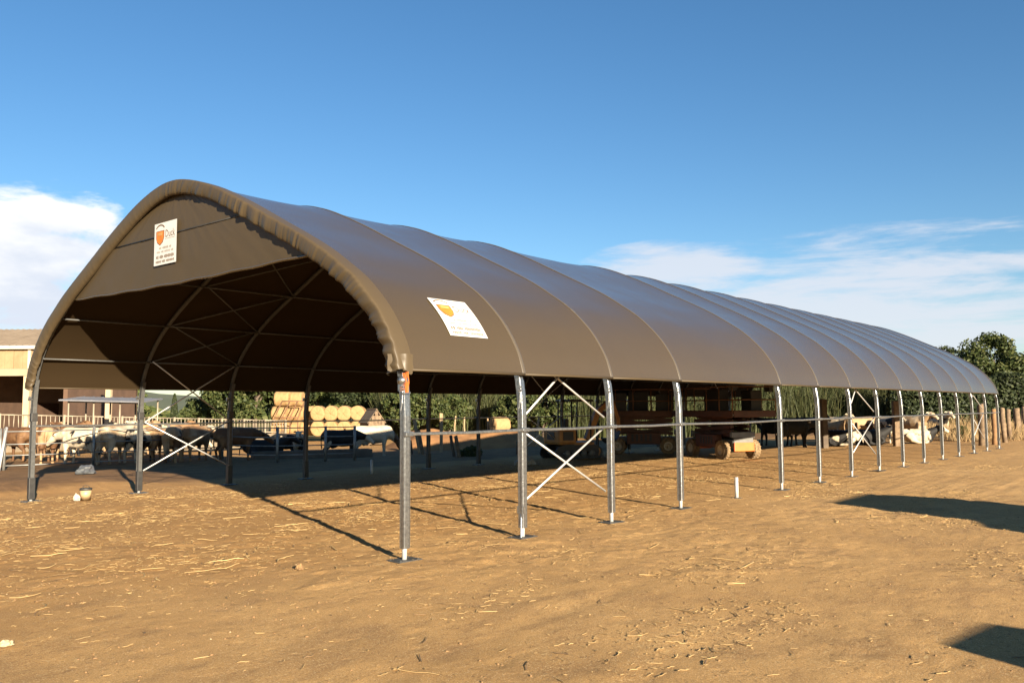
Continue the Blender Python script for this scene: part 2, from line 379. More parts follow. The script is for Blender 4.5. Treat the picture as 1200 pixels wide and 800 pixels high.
for side in (0, NP_-1):                                   # hem pipe along each eave
    for a, c in zip(ARCHES[:-1], ARCHES[1:]):
        y, z = PROF[side]; mb = MB(); mb.tube([(a*SP+(.01 if a else -.1), y, z), ((a+c)/2*SP, y, z+.006), (c*SP+(.1 if c == 15 else 0), y, z)], .022, 8)
        mb.build('hem', fab_gab, shelter, True)
# gathered hood over the front arch
rows = []
NS = 760; L = []
seg = [0]
for i in range(1, NP_): seg.append(seg[-1]+sqrt((PROF[i][0]-PROF[i-1][0])**2+(PROF[i][1]-PROF[i-1][1])**2))
TL = seg[-1]
def along(s):
    s = min(max(s, 0), TL)
    for i in range(1, NP_):
        if s <= seg[i]:
            u = (s-seg[i-1])/(seg[i]-seg[i-1]); return ([PROF[i-1][k]*(1-u)+PROF[i][k]*u for k in (0, 1)], [PN[i-1][k]*(1-u)+PN[i][k]*u for k in (0, 1)])
def wr(s, q):
    return float(vnoise(s*q, 0.3, 21)-.5)
steps = [(.10, .012), (.0, .018), (-.14, .020), (-.18, .017), (-.193, .006), (-.196, -.03), (-.194, -.09), (-.190, -.14), (-.184, -.19), (-.176, -.24), (-.165, -.285), (-.15, -.32), (-.12, -.335), (-.09, -.33)]
def ridge(v): return 1-abs(2*v-1)
S_ = np.linspace(0, TL, NS+1); amv = .25+1.25*sstep(.35, .75, vnoise(S_*.45, 0*S_+4, 22)); amv = amv*(1+.35*sstep(4.2, 1.0, S_))
for j, (dx, off) in enumerate(steps):
    row = []; inn = max(0, (j-3)/(len(steps)-4)); sl_ = off*(.5+.6*np.sin(S_*1.1))
    f1 = ridge(vnoise(S_*3.3+sl_*2.0, 0*S_+1.7, 23))**2.5; f2 = ridge(vnoise(S_*7.5+sl_*3.5, 0*S_+5.2, 24))**2.0; f3 = ridge(vnoise(S_*17+sl_*5, 0*S_+2.2, 25))**1.5
    xs_ = dx-inn**.6*amv*(.024*(f1-.3)+.024*(f2-.35)+.013*(f3-.4)); os_ = (off*.74 if off < 0 else off)-inn*.012*vnoise(S_*2.1+9, 0*S_, 26)-inn*.004*amv*f2
    for k in range(NS+1):
        (y, z), (n0, n1) = along(S_[k]); row.append((float(xs_[k]), y+n0*float(os_[k]), z+n1*float(os_[k])))
    rows.append(row)
mb = MB(); mb.grid(rows, flip=True); mb.build('front_hood', fab_hood, shelter, True)
# loose corner flaps of the hood where it is strapped to the front posts
for side in (0, 1):
    (y, z), _ = along(0 if side == 0 else TL); sg = 1 if side == 0 else -1
    rows = []
    for j in range(9):
        u = j/8; rows.append([(.06-.30*u, y-sg*(.03-.36*max(0, u-.45)), z+.22-.27*v-.03*sin(u*9)*v+.05*u*v) if True else 0 for v in [k/6 for k in range(7)]])
    rows = [[(x+.003*sin(zz*40+x*20), yy+.004*sin(zz*31+x*30), zz) for x, yy, zz in r] for r in rows]
    mb = MB(); mb.grid(rows); mb.build('hood_corner_flap', fab_hood, shelter, True)
# gable panels hung inside the hood
def gable_span(z):                                         # inner half width available at height z
    for i in range(NP_-1):
        y0, z0 = poff(i, -.15); y1, z1 = poff(i+1, -.15)
        if z0 <= z <= z1: return HALF-(y0+(y1-y0)*(z-z0)/(z1-z0))
    return 0.0
def gable(zlo, zhi, x, nz):
    rows = []
    for k in range(nz+1):
        z = zlo+(zhi-zlo)*k/nz; hw = max(gable_span(z), .02)
        rows.append([(x+.010*float(vnoise(q*7, z*3, 31))-.03*sin(pi*(z-4.56)/1.7), HALF+hw*(2*q/60-1), z-(.05*sin(pi*q/60)+.012*sin(q*.7) if k == 0 and zlo < 5 else 0)) for q in range(61)])
    return rows
mb = MB(); mb.grid(gable(4.56, 5.47, -.06, 12)); g1 = mb.build('gable_panel', fab_gab, shelter, True)
mb = MB(); mb.grid(gable(5.45, 6.26, -.048, 10)); mb.build('gable_panel', fab_gab, shelter, True)
mb = MB(); hw = gable_span(4.56); mb.tube([(-.06, HALF-hw+2*hw*q/30, 4.55-.05*sin(pi*q/30)-.01*sin(q*1.4)) for q in range(31)], .028, 8); mb.build('gable_hem', fab, g1, True)
mb = MB(); hw = gable_span(5.46); mb.bar((-.094, HALF-hw+.10, 5.462), (-.094, HALF+hw-.10, 5.462), .012, .022); mb.build('gable_seam', black_m, g1, True)

# arches and posts
def arch_path():
    pts = []
    for i in range(NP_):
        y, z = poff(i, -.075)
        if z > 2.45: pts.append((y, z))
    return pts
AP = arch_path()
rect = lambda w, h: [(-w/2, -h/2), (w/2, -h/2), (w/2, h/2), (-w/2, h/2)]
def box_tube(w, h, c=.012):
    return [(-w/2+c, -h/2), (w/2-c, -h/2), (w/2, -h/2+c), (w/2, h/2-c), (w/2-c, h/2), (-w/2+c, h/2), (-w/2, h/2-c), (-w/2, -h/2+c)]
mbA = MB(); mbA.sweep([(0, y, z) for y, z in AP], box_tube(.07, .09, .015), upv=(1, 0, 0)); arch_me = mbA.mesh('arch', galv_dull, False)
def post_mesh(inv):
    mb = MB(); y0 = 0; s = inv
    pts = [(0, 0, .17), (0, 0, 1.2), (0, 0, 2.0), (0, .015*s, 2.3), (0, .05*s, 2.56), (0, .115*s, 2.84)]
    mb.sweep(pts, box_tube(.108, .092, .005), upv=(1, 0, 0))
    # return lips of the open section
    for dx in (-.059, .059): mb.sweep([(dx, -.038*s, .17), (dx, -.038*s, 2.0), (dx, -.023*s, 2.3), (dx, .012*s, 2.56)], rect(.018, .010), upv=(1, 0, 0))
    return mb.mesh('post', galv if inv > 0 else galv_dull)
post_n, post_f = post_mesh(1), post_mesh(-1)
mb = MB(); mb.tube([(0, 0, -.1), (0, 0, .45)], .036, 12); stub_me = mb.mesh('foot_tube', white_zinc, True)
mb = MB(); mb.bbox((0, 0, .012), (.42, .30, .012), .004)
for sx_ in (-1, 1):
    for sy_ in (-1, 1): mb.lathe((sx_*.16, sy_*.11, .018), [(0, .012), (.014, .012), (.014, 0)], 6)
plate_me = mb.mesh('base_plate', galv_dull)
mb = MB(); mb.box((0, 0, 0), (.05, .04, .10)); mb.box((.0, -.03, .03), (.06, .05, .035)); mb.tube([(-.05, -.03, -.02), (.05, -.03, -.02)], .018, 8); mb.tube([(.02, -.03, -.05), (.02, -.02, -.22), (.015, 0, -.32)], .006, 5)
ratchet_me = mb.mesh('ratchet', galv)
mb = MB(); mb.lathe((0, 0, 0), [(0, .012), (.012, .012), (.012, 0)], 6, 'Y'); bolt_me = mb.mesh('bolt', white_zinc)
mb = MB(); mb.bbox((0, 0, .30), (.140, .120, .50), .01); lower_band_me = mb.mesh('lower_black_band', black_m)  # plain black band round the lower part of a far post
mb = MB(); mb.bbox((0, 0, 1.96), (.139, .119, .20), .01); band_me = mb.mesh('upper_black_band', black_m)
mb = MB(); mb.tube([(-.03, 0, .42), (-.16, -.10, .02)], .014, 6); mb.box((-.03, 0, .46), (.05, .135, .12)); knee_me = mb.mesh('foot_brace', galv)
for a in ARCHES:
    x = a*SP
    if 0 < a < 15: pass
    ar = link('arch', arch_me, shelter, (x, 0, 0))
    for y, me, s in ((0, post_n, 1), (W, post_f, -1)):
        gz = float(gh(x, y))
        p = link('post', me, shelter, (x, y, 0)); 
        link('foot_tube', stub_me, p); link('base_plate', plate_me, p, (0, 0, gz), rng.uniform(-.12, .12))
        link('ratchet', ratchet_me, p, (-.10, -.01*s, 2.42+rng.uniform(-.03, .03)))
        for zb in (.30, .42, 1.66): link('bolt', bolt_me, p, (0.02, -.047*s if s > 0 else .045, zb))
        if s < 0 and a <= 6: link('lower_black_band', lower_band_me, p); link('upper_black_band', band_me, p)
        if s > 0 and a in (1, 13, 15): link('foot_brace', knee_me, p)
# bare foot tubes of the arch left out of the wide bay: they stand by themselves
for (x, y, lab) in ((4*SP-.08, -.05, 'short white tube stub standing bare between posts of the wide front bay'), (4*SP-.2, W-.25, 'short pale tube stub in roof shade beside the far posts')):
    t_ = thing('tube_stub', lab, 'post stub', (x, y, float(gh(x, y))))
    mb = MB(); mb.tube([(0, 0, -.1), (0, 0, .47)], .042, 14); mb.lathe((0, 0, .47), [(0, .004), (.036, .004), (.042, -.004)], 14); mb.build('tube', white_zinc, t_, True)
    mb = MB(); mb.bbox((0, 0, .004), (.2, .2, .01), .003); mb.build('base_plate', galv_dull, t_)

# rails between the posts at 1.75 m, near and far
for y in (0, W):
    s = 1 if y == 0 else -1
    for a, c in zip(ARCHES[:-1], ARCHES[1:]):
        mb = MB(); yo = y-.075*s
        mid = -.012*(c-a)
        mb.sweep([(a*SP+.002, yo, 1.75), ((a+c)/2*SP, yo, 1.75+mid), (c*SP-.002, yo, 1.75)], box_tube(.05, .045, .008), upv=(0, 0, 1)); r = mb.build('side_rail', galv, shelter)
        mb = MB(); mb.bbox((a*SP, yo-.004*s, 1.75), (.15, .056, .065), .008); mb.build('rail_bracket', galv, r)
# purlins and wind braces under the cover
def station(q):                                            # points round the arch: height index
    S = [(.02, .56), (.03, 1.80), (.36, 3.35), (1.28, 4.22), (2.9, 5.06), (4.9, 5.93)]
    return S[q] if q < 6 else (W-S[11-q][0], S[11-q][1])
for q in (2, 3, 4, 5, 6, 7, 8, 9):
    y, z = station(q)
    for a, c in zip(ARCHES[:-1], ARCHES[1:]):
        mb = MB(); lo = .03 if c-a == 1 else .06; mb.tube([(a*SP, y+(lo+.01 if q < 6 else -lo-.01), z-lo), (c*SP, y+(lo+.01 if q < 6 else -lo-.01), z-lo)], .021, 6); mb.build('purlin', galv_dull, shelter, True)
for a in (1, 7, 13):
    for q in range(11):
        if q == 5: continue
        y0, z0 = station(q); y1, z1 = station(q+1); x0 = a*SP+.07; x1 = (a+1)*SP-.07
        if q == 0: off = ((.07, 0.0), (.02, .0))
        for k, (xa, xb) in enumerate(((x0, x1), (x1, x0))):
            dy = .05 if q < 6 else -.05; e = .012*(1 if k else -1)
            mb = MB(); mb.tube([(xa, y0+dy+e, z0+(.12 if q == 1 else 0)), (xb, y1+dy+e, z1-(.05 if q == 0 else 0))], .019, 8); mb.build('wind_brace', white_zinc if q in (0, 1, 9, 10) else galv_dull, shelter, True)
# orange strap and roller at the near front corner
mb = MB(); mb.tube([(-.02, -.06, 2.50), (-.14, -.02, 2.50)], .055, 14); mb.build('strap_roller', galv, shelter, True)
for k, (xa, za, xb, zb) in enumerate(((-.10, 2.60, -.045, 2.33), (-.035, 2.62, -.04, 2.33))):
    mb = MB(); mb.sweep([(xa, -.078, za), ((xa+xb)/2+.01, -.088, (za+zb)/2), (xb, -.082, zb)], rect(.05, .006), upv=(1, 0, 0)); mb.build('tie_strap', orange_strap, shelter)
mb = MB(); mb.bar((-.11, -.075, 2.315), (.03, -.075, 2.325), .02, .02); mb.build('strap_bar', galv, shelter)

# ------------------------------------------------------------------ banners with emblem and lettering
paper = mat('white_banner', (.50, .49, .47), .55, 0, (.46, .45, .43), 2)
ink = mat('brown_print', (.11, .065, .03), .7); inko = mat('orange_print', (.55, .15, .015), .6, 0, (.42, .11, .012), 9); inkg = mat('grey_print', (.24, .20, .16), .7)
def text_mesh(body, size, name, m, width=None):
    cu = bpy.data.curves.new(name, 'FONT'); cu.body = body; cu.size = size; cu.align_x = 'CENTER'; cu.resolution_u = 2
    o = bpy.data.objects.new(name, cu); COL.objects.link(o); dg = bpy.context.evaluated_depsgraph_get(); dg.update()
    me = bpy.data.meshes.new_from_object(o.evaluated_get(dg)); bpy.data.objects.remove(o); bpy.data.curves.remove(cu)
    me.materials.clear(); me.materials.append(m)
    xs = [v.co.x for v in me.vertices]
    if width and xs:
        k = width/(max(xs)-min(xs))
        for v in me.vertices: v.co.x *= k
    return me
def banner(label, w, h, surf):
    """surf(u, v) -> world point and normal; u across, v up, in metres from the centre"""
    root = thing('banner', label, 'banner', surf(0, 0)[0])
    def put(name, me, ox, oy, lift):
        for v in me.vertices:
            p, n = surf(v.co.x+ox, v.co.y+oy); v.co = p+n*(lift+v.co.z)-root.location
        me.update(); return link(name, me, root)
    mb = MB(); mb.grid([[(-w/2+w*i/8, -h/2+h*j/8, 0) for i in range(9)] for j in range(9)]); put('sheet', mb.mesh('sheet', paper, True), 0, 0, .012)
    k = w/.82
    # emblem: shield with an arched tunnel above it
    sh = [(-.13, .10), (.13, .10), (.13, -.02), (.09, -.10), (0, -.15), (-.09, -.10), (-.13, -.02)]
    def poly(pts, name, m, ox, oy, lift):
        mb = MB(); mb.add([(x*k, y*k, 0) for x, y in pts], [tuple(range(len(pts)))]); put(name, mb.mesh(name, m), ox, oy, lift)
    poly([(x*1.15, y*1.12) for x, y in sh], 'emblem_border', ink, -.19*k, h*.175, .015)
    poly(sh, 'emblem_shield', inko, -.19*k, h*.175, .018)
    poly([(-.10, .075), (.10, .075), (.09, .02), (-.09, .02)], 'emblem_band', mat('tan_print', (.45, .24, .07), .6), -.19*k, h*.175, .021)
    arc = [(.17*cos(a), .10*sin(a)+.0) for a in [pi*(.1+.8*q/10) for q in range(11)]]; poly(arc+[(x*.82, y*.78-.004) for x, y in arc[::-1]], 'emblem_arch', ink, -.19*k, h*.175+.135*k, .015)
    put('lettering', text_mesh('Duck', .20*k, 'lettering', ink, .34*k), .17*k, h*.135, .015)
    mb = MB(); mb.box((0, 0, 0), (.36*k, .008*k, .001)); put('rule', mb.mesh('rule', inkg), .17*k, h*.10, .014)
    # small print, too fine to read: rows of word-length strokes
    for hh, words, yy, m in ((.040, (.10, .22, .08), -.10, inkg), (.036, (.14, .09, .2, .1), -.19, inkg), (.060, (.1, .14, .36), -.31, ink), (.045, (.2, .12, .3), -.42, ink)):
        tot = sum(words)+.03*(len(words)-1); xx = -tot/2
        for wd in words:
            mb = MB(); n = max(2, int(wd/.035)); q = wd/n
            for c in range(n): mb.box((xx+q*(c+.5), 0, 0), (q*.62, hh*(1 if c % 3 else .72), .001))
            sm = mb.mesh('print_word', m)
            for v in sm.vertices: v.co.x *= k; v.co.y *= k
            stuff(put('print_word', sm, 0, h*yy, .015)); xx += wd+.03
    return root
banner('tall white banner with orange emblem hung on the front gable', .84, .82,
       lambda u, v: (Vector((-.098, 6.60-u, 5.30+v)), Vector((-1, 0, 0))))
def roof_surf(u, v):
    # u along the shelter, v up the slope (arc length from the eave)
    (y, z), (n0, n1) = along(1.04+v); x = 1.55+u; return Vector((x, y-n0*.03+n0*.0, z-n1*.03)), Vector((0, n0, n1))
banner('white banner with orange emblem lying on the sloping roof fabric', .86, .82, roof_surf)

# ------------------------------------------------------------------ cattle
def loft(mb, secs, n=14):
    """closed loft of ellipses: (x, y, z, half width, half height)"""
    vs = []; fs = []
    for x, y, z, a, b_ in secs:
        for k in range(n): vs.append((x, y+a*cos(2*pi*k/n), z+b_*sin(2*pi*k/n)))
    m = len(secs)
    for i in range(m-1):
        for k in range(n): fs.append((i*n+k, i*n+(k+1) % n, (i+1)*n+(k+1) % n, (i+1)*n+k))
    fs += [tuple(range(n-1, -1, -1)), tuple((m-1)*n+k for k in range(n))]
    mb.add(vs, fs)
def remeshed(mb, name, vox, it=3):
    me = mb.mesh(name+'_raw', []); o = link(name+'_raw', me)
    r = o.modifiers.new('r', 'REMESH'); r.mode = 'VOXEL'; r.voxel_size = vox; r.use_smooth_shade = True
    s_ = o.modifiers.new('s', 'SMOOTH'); s_.iterations = it; s_.factor = .5
    dg = bpy.context.evaluated_depsgraph_get(); dg.update()
    out = bpy.data.meshes.new_from_object(o.evaluated_get(dg)); out.name = name
    bpy.data.objects.remove(o); bpy.data.meshes.remove(me)
    return out
def cow_mesh(pose):
    mb = MB(); dz = -.60 if pose == 'lying' else 0
    loft(mb, [(-.86, 0, 1.12+dz, .07, .12), (-.80, 0, 1.10+dz, .21, .22), (-.62, 0, 1.06+dz, .28, .30), (-.3, 0, 1.00+dz, .32, .36), (.05, 0, .97+dz, .345, .40), (.35, 0, .985+dz, .31, .39), (.58, 0, 1.04+dz, .24, .345), (.76, 0, 1.10+dz, .15, .25), (.84, 0, 1.12+dz, .07, .14)])
    loft(mb, [(-.78, 0, 1.26+dz, .20, .10), (-.55, 0, 1.30+dz, .20, .08), (-.1, 0, 1.29+dz, .10, .07), (.4, 0, 1.30+dz, .09, .08), (.62, 0, 1.32+dz, .09, .07)])
    if pose == 'graze': nk = [(.60, 0, 1.10), (.85, 0, .92), (1.08, 0, .68)]; hd = [(1.06, 0, .72), (1.16, 0, .52), (1.27, 0, .30), (1.33, 0, .20), (1.35, 0, .16)]
    elif pose == 'feed': nk = [(.60, 0, 1.14), (.88, 0, 1.08), (1.14, 0, 1.02)]; hd = [(1.10, 0, 1.06), (1.26, 0, .94), (1.43, 0, .80), (1.53, 0, .72), (1.56, 0, .70)]
    else: nk = [(.58, 0, 1.14+dz), (.84, 0, 1.28+dz), (1.06, 0, 1.42+dz)]; hd = [(1.00, 0, 1.46+dz), (1.16, 0, 1.40+dz), (1.36, 0, 1.27+dz), (1.46, 0, 1.21+dz), (1.50, 0, 1.19+dz)]
    mb.tube(nk, [.25, .19, .13], 12); mb.tube(hd, [.12, .135, .095, .085, .05], 12)
    h0 = Vector(hd[0])
    for s in (-1, 1):
        mb.tube([h0+Vector((.0, s*.07, .05)), h0+Vector((-.03, s*.17, .06)), h0+Vector((-.05, s*.27, .02))], [.035, .055, .02], 8)
        if pose == 'lying':
            mb.tube([(.45, s*.22, .40), (.55, s*.30, .18), (.30, s*.34, .08), (.18, s*.33, .07)], [.13, .10, .07, .06], 8)
            mb.tube([(-.55, s*.22, .45), (-.35, s*.40, .22), (-.10, s*.46, .10), (.12, s*.44, .07)], [.20, .16, .08, .06], 8)
        else:
            f = .04*s if pose != 'stand' else .10*s
            mb.tube([(.50, s*.16, .98), (.50+f*.3, s*.18, .70), (.48+f, s*.17, .44), (.49+f, s*.17, .40), (.49+f, s*.17, .14), (.50+f, s*.17, .06), (.52+f, s*.17, .0)], [.15, .105, .066, .062, .046, .058, .07], 10)
            g = -f
            mb.tube([(-.60, s*.16, 1.02), (-.55+g*.3, s*.20, .76), (-.62+g*.7, s*.19, .56), (-.74+g, s*.18, .46), (-.71+g, s*.18, .20), (-.69+g, s*.18, .06), (-.66+g, s*.18, .0)], [.22, .165, .095, .066, .048, .058, .07], 10)
    if pose != 'lying':
        loft(mb, [(-.52, 0, .64, .06, .06), (-.40, 0, .62, .17, .13), (-.22, 0, .64, .14, .10), (-.1, 0, .68, .04, .04)])
        mb.tube([(-.82, 0, 1.24), (-.91, .02, 1.12), (-.90, .03, .80), (-.88, .03, .58), (-.88, .03, .46)], [.05, .034, .03, .04, .03], 8)
    else: mb.tube([(-.82, 0, .64), (-.95, .05, .4), (-.98, .12, .1)], [.05, .034, .03], 8)
    return remeshed(mb, 'cow', .034, 3)
COWS = {p: cow_mesh(p) for p in ('stand', 'graze', 'feed', 'lying')}
def coat(name, a, b_, thr, scale=1.6, head=None, soft=.02):
    m = bpy.data.materials.new(name); m.use_nodes = True; t = m.node_tree; p = t.nodes['Principled BSDF']; p.inputs['Roughness'].default_value = .72; p.inputs['Specular IOR Level'].default_value = .3
    c = N(t, 'ShaderNodeTexCoord'); oi = N(t, 'ShaderNodeObjectInfo')
    ad = N(t, 'ShaderNodeVectorMath', operation='ADD'); t.links.new(c.outputs['Object'], ad.inputs[0])
    sc = N(t, 'ShaderNodeMath', operation='MULTIPLY'); t.links.new(oi.outputs['Random'], sc.inputs[0]); sc.inputs[1].default_value = 60; t.links.new(sc.outputs[0], ad.inputs[1])
    n = N(t, 'ShaderNodeTexNoise', inp={'Scale': scale, 'Detail': 3, 'Roughness': .45, 'Distortion': .3}); t.links.new(ad.outputs[0], n.inputs['Vector'])
    val = n.outputs['Fac']
    if head:
        sx = N(t, 'ShaderNodeSeparateXYZ'); t.links.new(c.outputs['Object'], sx.inputs[0])
        mr = N(t, 'ShaderNodeMapRange', inp={'From Min': head, 'From Max': head+.25, 'To Min': -.12, 'To Max': .3}); t.links.new(sx.outputs[0], mr.inputs['Value'])
        am = N(t, 'ShaderNodeMath', operation='ADD'); t.links.new(val, am.inputs[0]); t.links.new(mr.outputs[0], am.inputs[1]); val = am.outputs[0]
    r = N(t, 'ShaderNodeMapRange', inp={'From Min': thr-soft, 'From Max': thr+soft}); t.links.new(val, r.inputs['Value'])
    mx = N(t, 'ShaderNodeMix', data_type='RGBA'); t.links.new(r.outputs[0], mx.inputs[0]); mx.inputs[6].default_value = a+(1,); mx.inputs[7].default_value = b_+(1,)
    n2 = N(t, 'ShaderNodeTexNoise', inp={'Scale': 5, 'Detail': 5, 'Roughness': .7}); t.links.new(ad.outputs[0], n2.inputs['Vector'])
    r2 = N(t, 'ShaderNodeMapRange', inp={'From Min': .45, 'From Max': .75, 'To Max': .55}); t.links.new(n2.outputs['Fac'], r2.inputs['Value'])
    m2 = N(t, 'ShaderNodeMix', data_type='RGBA', blend_type='MULTIPLY'); t.links.new(r2.outputs[0], m2.inputs[0]); t.links.new(mx.outputs[2], m2.inputs[6]); m2.inputs[7].default_value = (.55, .40, .26, 1)
    t.links.new(m2.outputs[2], p.inputs['Base Color']); return m
BLK = (.010, .009, .008); WHT = (.42, .35, .25); BRN = (.085, .040, .016); TAN = (.18, .10, .045); CRM = (.29, .19, .10)
CO = {'bw': coat('coat_black_white', WHT, BLK, .50), 'wb': coat('coat_white_black', WHT, BLK, .60), 'bl': coat('coat_black', BLK, WHT, .68),
      'br': coat('coat_brown', BRN, TAN, .58, soft=.1), 'ta': coat('coat_tan', TAN, CRM, .52, soft=.1), 'bt': coat('coat_brown_white', CRM, BRN, .52), 'cr': coat('coat_cream', CRM, WHT, .5, soft=.1), 'hd': coat('coat_white_brown_head', WHT, (.13, .06, .025), .62, 2.0, .72)}
def face(px, ang):
    """heading in the ground plane: 0 = away from the camera, 90 = to the right of the picture"""
    return pi/2-YAW-radians(ang)
def cow(label, pose, co, px, d, ang, s=1.0, z=None, group='cows in the yard'):
    p = at(px, d); o = link('cow', COWS[pose], None, (p.x, p.y, (float(gh(p.x, p.y)) if z is None else z)-.005), face(px, ang)); o.scale = (s, s, s)
    if len(o.data.materials) == 0: o.data.materials.append(CO['bl'])
    o.material_slots[0].link = 'OBJECT'; o.material_slots[0].material = CO[co]
    return tag(o, label, 'cow', group)
for a in [
 ('brown cow standing at the far left behind the slanted white fence end', 'feed', 'br', 22, 36.6, -62, 1.06),
 ('brown and white cow seen from behind beside the leftmost shelter post', 'stand', 'bt', 62, 35.6, -18, 1.06),
 ('pale cow with dark patches standing sideways behind the left fence', 'feed', 'wb', 97, 34.4, -75, 1.06),
 ('cream cow seen from behind under the small grey shelter roof', 'stand', 'cr', 137, 34.6, 8, 1.08),
 ('tan cow with raised head left of the second far post', 'stand', 'ta', 150, 38.6, 70, 1.08),
 ('black patched cow seen from behind, right of the second far post', 'stand', 'bw', 170, 35.4, 20, 1.0),
 ('tan cow seen from behind, second right of the second far post', 'feed', 'ta', 186, 36.2, 6, 1.06),
 ('brown and cream cow seen from behind where the white braces cross', 'feed', 'bt', 207, 35.6, -8, 1.06),
 ('brown cow seen from behind at the right end of the sunlit herd', 'feed', 'ta', 231, 36.4, 12, 1.06),
 ('black cow in the second row under the small grey roof', 'stand', 'bl', 108, 41.0, 40, 1.0),
 ('tan cow reaching into the feed barrier at the far left', 'feed', 'ta', 46, 42.0, -20, 1.0),
 ('dark brown cow in the second row between barn column and small roof', 'stand', 'br', 72, 40.5, 55, 1.05),
 ('tan cow facing right in the second row behind the braces', 'stand', 'ta', 196, 41.5, 80, 1.05),
 ('black and white cow side on in the second row, right of the braces', 'stand', 'bw', 232, 42.0, -80, 1.05),
 ('dark brown cow standing in roof shade left of the grey gate', 'feed', 'br', 278, 36.0, 60, 1.0),
 ('black cow lying in shade behind the grey gate', 'lying', 'bl', 310, 39.5, 80, 1.1),
 ('black cow standing behind the gate below the tall bale stack', 'feed', 'bl', 338, 43.0, -70, 1.0),
 ('black and white cow facing out in shade beside the third far post', 'stand', 'bw', 352, 41.5, 170, .95),
 ('black and brown cow standing in shade behind the water trough', 'feed', 'bl', 400, 42.5, 78, 1.05),
 ('white cow with brown head bending down beside the water trough', 'graze', 'hd', 437, 46.0, 74, 1.22),
 ('black cow in deep shade just right of the orange lift', 'stand', 'bl', 905, 46.5, -70, 1.08),
 ('black cow in deep shade between the orange lift and dark post', 'feed', 'bl', 928, 44.6, 82, 1.12),
 ('black cow standing in shade, left of the dark wooden post', 'stand', 'bl', 947, 47.0, 60, 1.1),
 ('black and white cow lying right of the dark wooden post', 'lying', 'bw', 982, 45.5, -75, 1.12),
 ('pale cow standing just right of the dark wooden post', 'stand', 'cr', 975, 52.0, 150, 1.08),
 ('brown cow with white back standing behind the distant cross brace', 'feed', 'bt', 1006, 50.5, 85, 1.08),
 ('black cow lying below the distant cross brace', 'lying', 'bl', 1016, 46.5, 85, 1.12),
 ('white cow with black patches facing out beside the lit wooden post', 'stand', 'bw', 1037, 49.0, 165, 1.05),
 ('cream cow standing side on right of the lit wooden post', 'stand', 'cr', 1067, 52.0, 150, 1.12),
 ('black and white cow lying in front of the cream standing cow', 'lying', 'bw', 1072, 48.0, 100, 1.08),
 ('white cow facing out at the right end of the resting herd', 'stand', 'wb', 1096, 55.0, 172, 1.12)]: cow(*a)

# ------------------------------------------------------------------ yard fences
rail_m = mat('dull_galvanised_rail', (.24, .24, .225), .5, .6, (.16, .155, .14), 5)
def rail_fence(label, pts, zs, name='yard_fence', post_h=1.5, cat='fence'):
    root = thing(name, label, cat, pts[0]); o = pts[0]
    for i, p in enumerate(pts):
        q = p-o; zz = float(gh(p.x, p.y)); mb = MB(); mb.tube([(q.x, q.y, zz-.2), (q.x, q.y, zz+post_h)], .055, 8); mb.build('post', rail_m, root, True)
    for a, c in zip(pts[:-1], pts[1:]):
        for z in zs:
            A = a-o; B = c-o; mb = MB(); mb.tube([(A.x, A.y, z+float(gh(a.x, a.y))), ((A.x+B.x)/2, (A.y+B.y)/2, z-.015), (B.x, B.y, z+float(gh(c.x, c.y)))], .024, 6); mb.build('rail', rail_m, root, True)
    return root
fz = (1.38, .92, .52, .16)
rf = rail_fence('grey tubular rail fence in front of the left herd', [at(8, 31.2), at(112, 33.4), at(199, 35.6), at(262, 37.4)], fz)
e = at(8, 31.2)-at(8, 31.2)
mb = MB(); A = at(2, 30.6)-at(8, 31.2); mb.tube([(A.x, A.y, -.05), (.06, .02, 1.52)], .05, 8); mb.build('slanted_brace', white_zinc, rf, True)
rail_fence('grey tubular rail fence running out of the left edge', [at(-110, 30.2), at(-50, 30.8), at(3, 31.0)], fz)
rail_fence('grey tubular gate in the roof shade before the water trough', [at(272, 35.4), at(326, 34.8), at(382, 35.4), at(416, 36.0)], (1.38, 1.0, .66, .3), 'yard_gate', 1.42, 'gate')
# feed barrier of upright bars behind the herd
conc = mat('concrete', (.17, .13, .085), .9, 0, (.11, .085, .055), 1.2, .004, 12); cream_col = mat('cream_render', (.42, .32, .20), .85, 0, (.34, .25, .15), 1.0, .003, 9)
barr_m = mat('dusty_barrier_steel', (.30, .25, .18), .6, .3, (.21, .17, .12), 3)
fb = thing('feed_barrier', 'long dusty barrier of upright bars behind the left herd', 'barrier', at(-40, 43))
o = at(-40, 43); A, B = at(-40, 43), at(335, 58); nb = 13
for k in range(nb):
    p = A.lerp(B, k/(nb-1))-o; top = 2.05-.62*k/(nb-1)
    mb = MB(); mb.box((p.x, p.y, top/2), (.11, .11, top)); mb.build('post', barr_m, fb)
    if k == nb-1: continue
    q = A.lerp(B, (k+1)/(nb-1))-o; t2 = 2.05-.62*(k+1)/(nb-1)
    for dz in (.06, .82): mb = MB(); mb.tube([(p.x, p.y, top-dz), (q.x, q.y, t2-dz)], .035, 6); mb.build('rail', barr_m, fb, True)
    mb = MB()
    for j in range(1, 7):
        u = j/7; c = p.lerp(q, u); tt = top+(t2-top)*u; lean = .015*(1 if j % 2 else -1); dd = (q-p).normalized()*lean
        mb.tube([(c.x-dd.x, c.y-dd.y, tt-.82), (c.x+dd.x, c.y+dd.y, tt-.06)], .024, 5)
    stuff(mb.build('bars', barr_m, fb, True))
    mb = MB(); mb.sweep([(p.x, p.y, .0), (q.x, q.y, .0)], [(-.1, -.3), (.1, -.3), (.1, .55), (-.1, .55)], upv=(0, 0, 1)); mb.build('plinth', conc, fb)

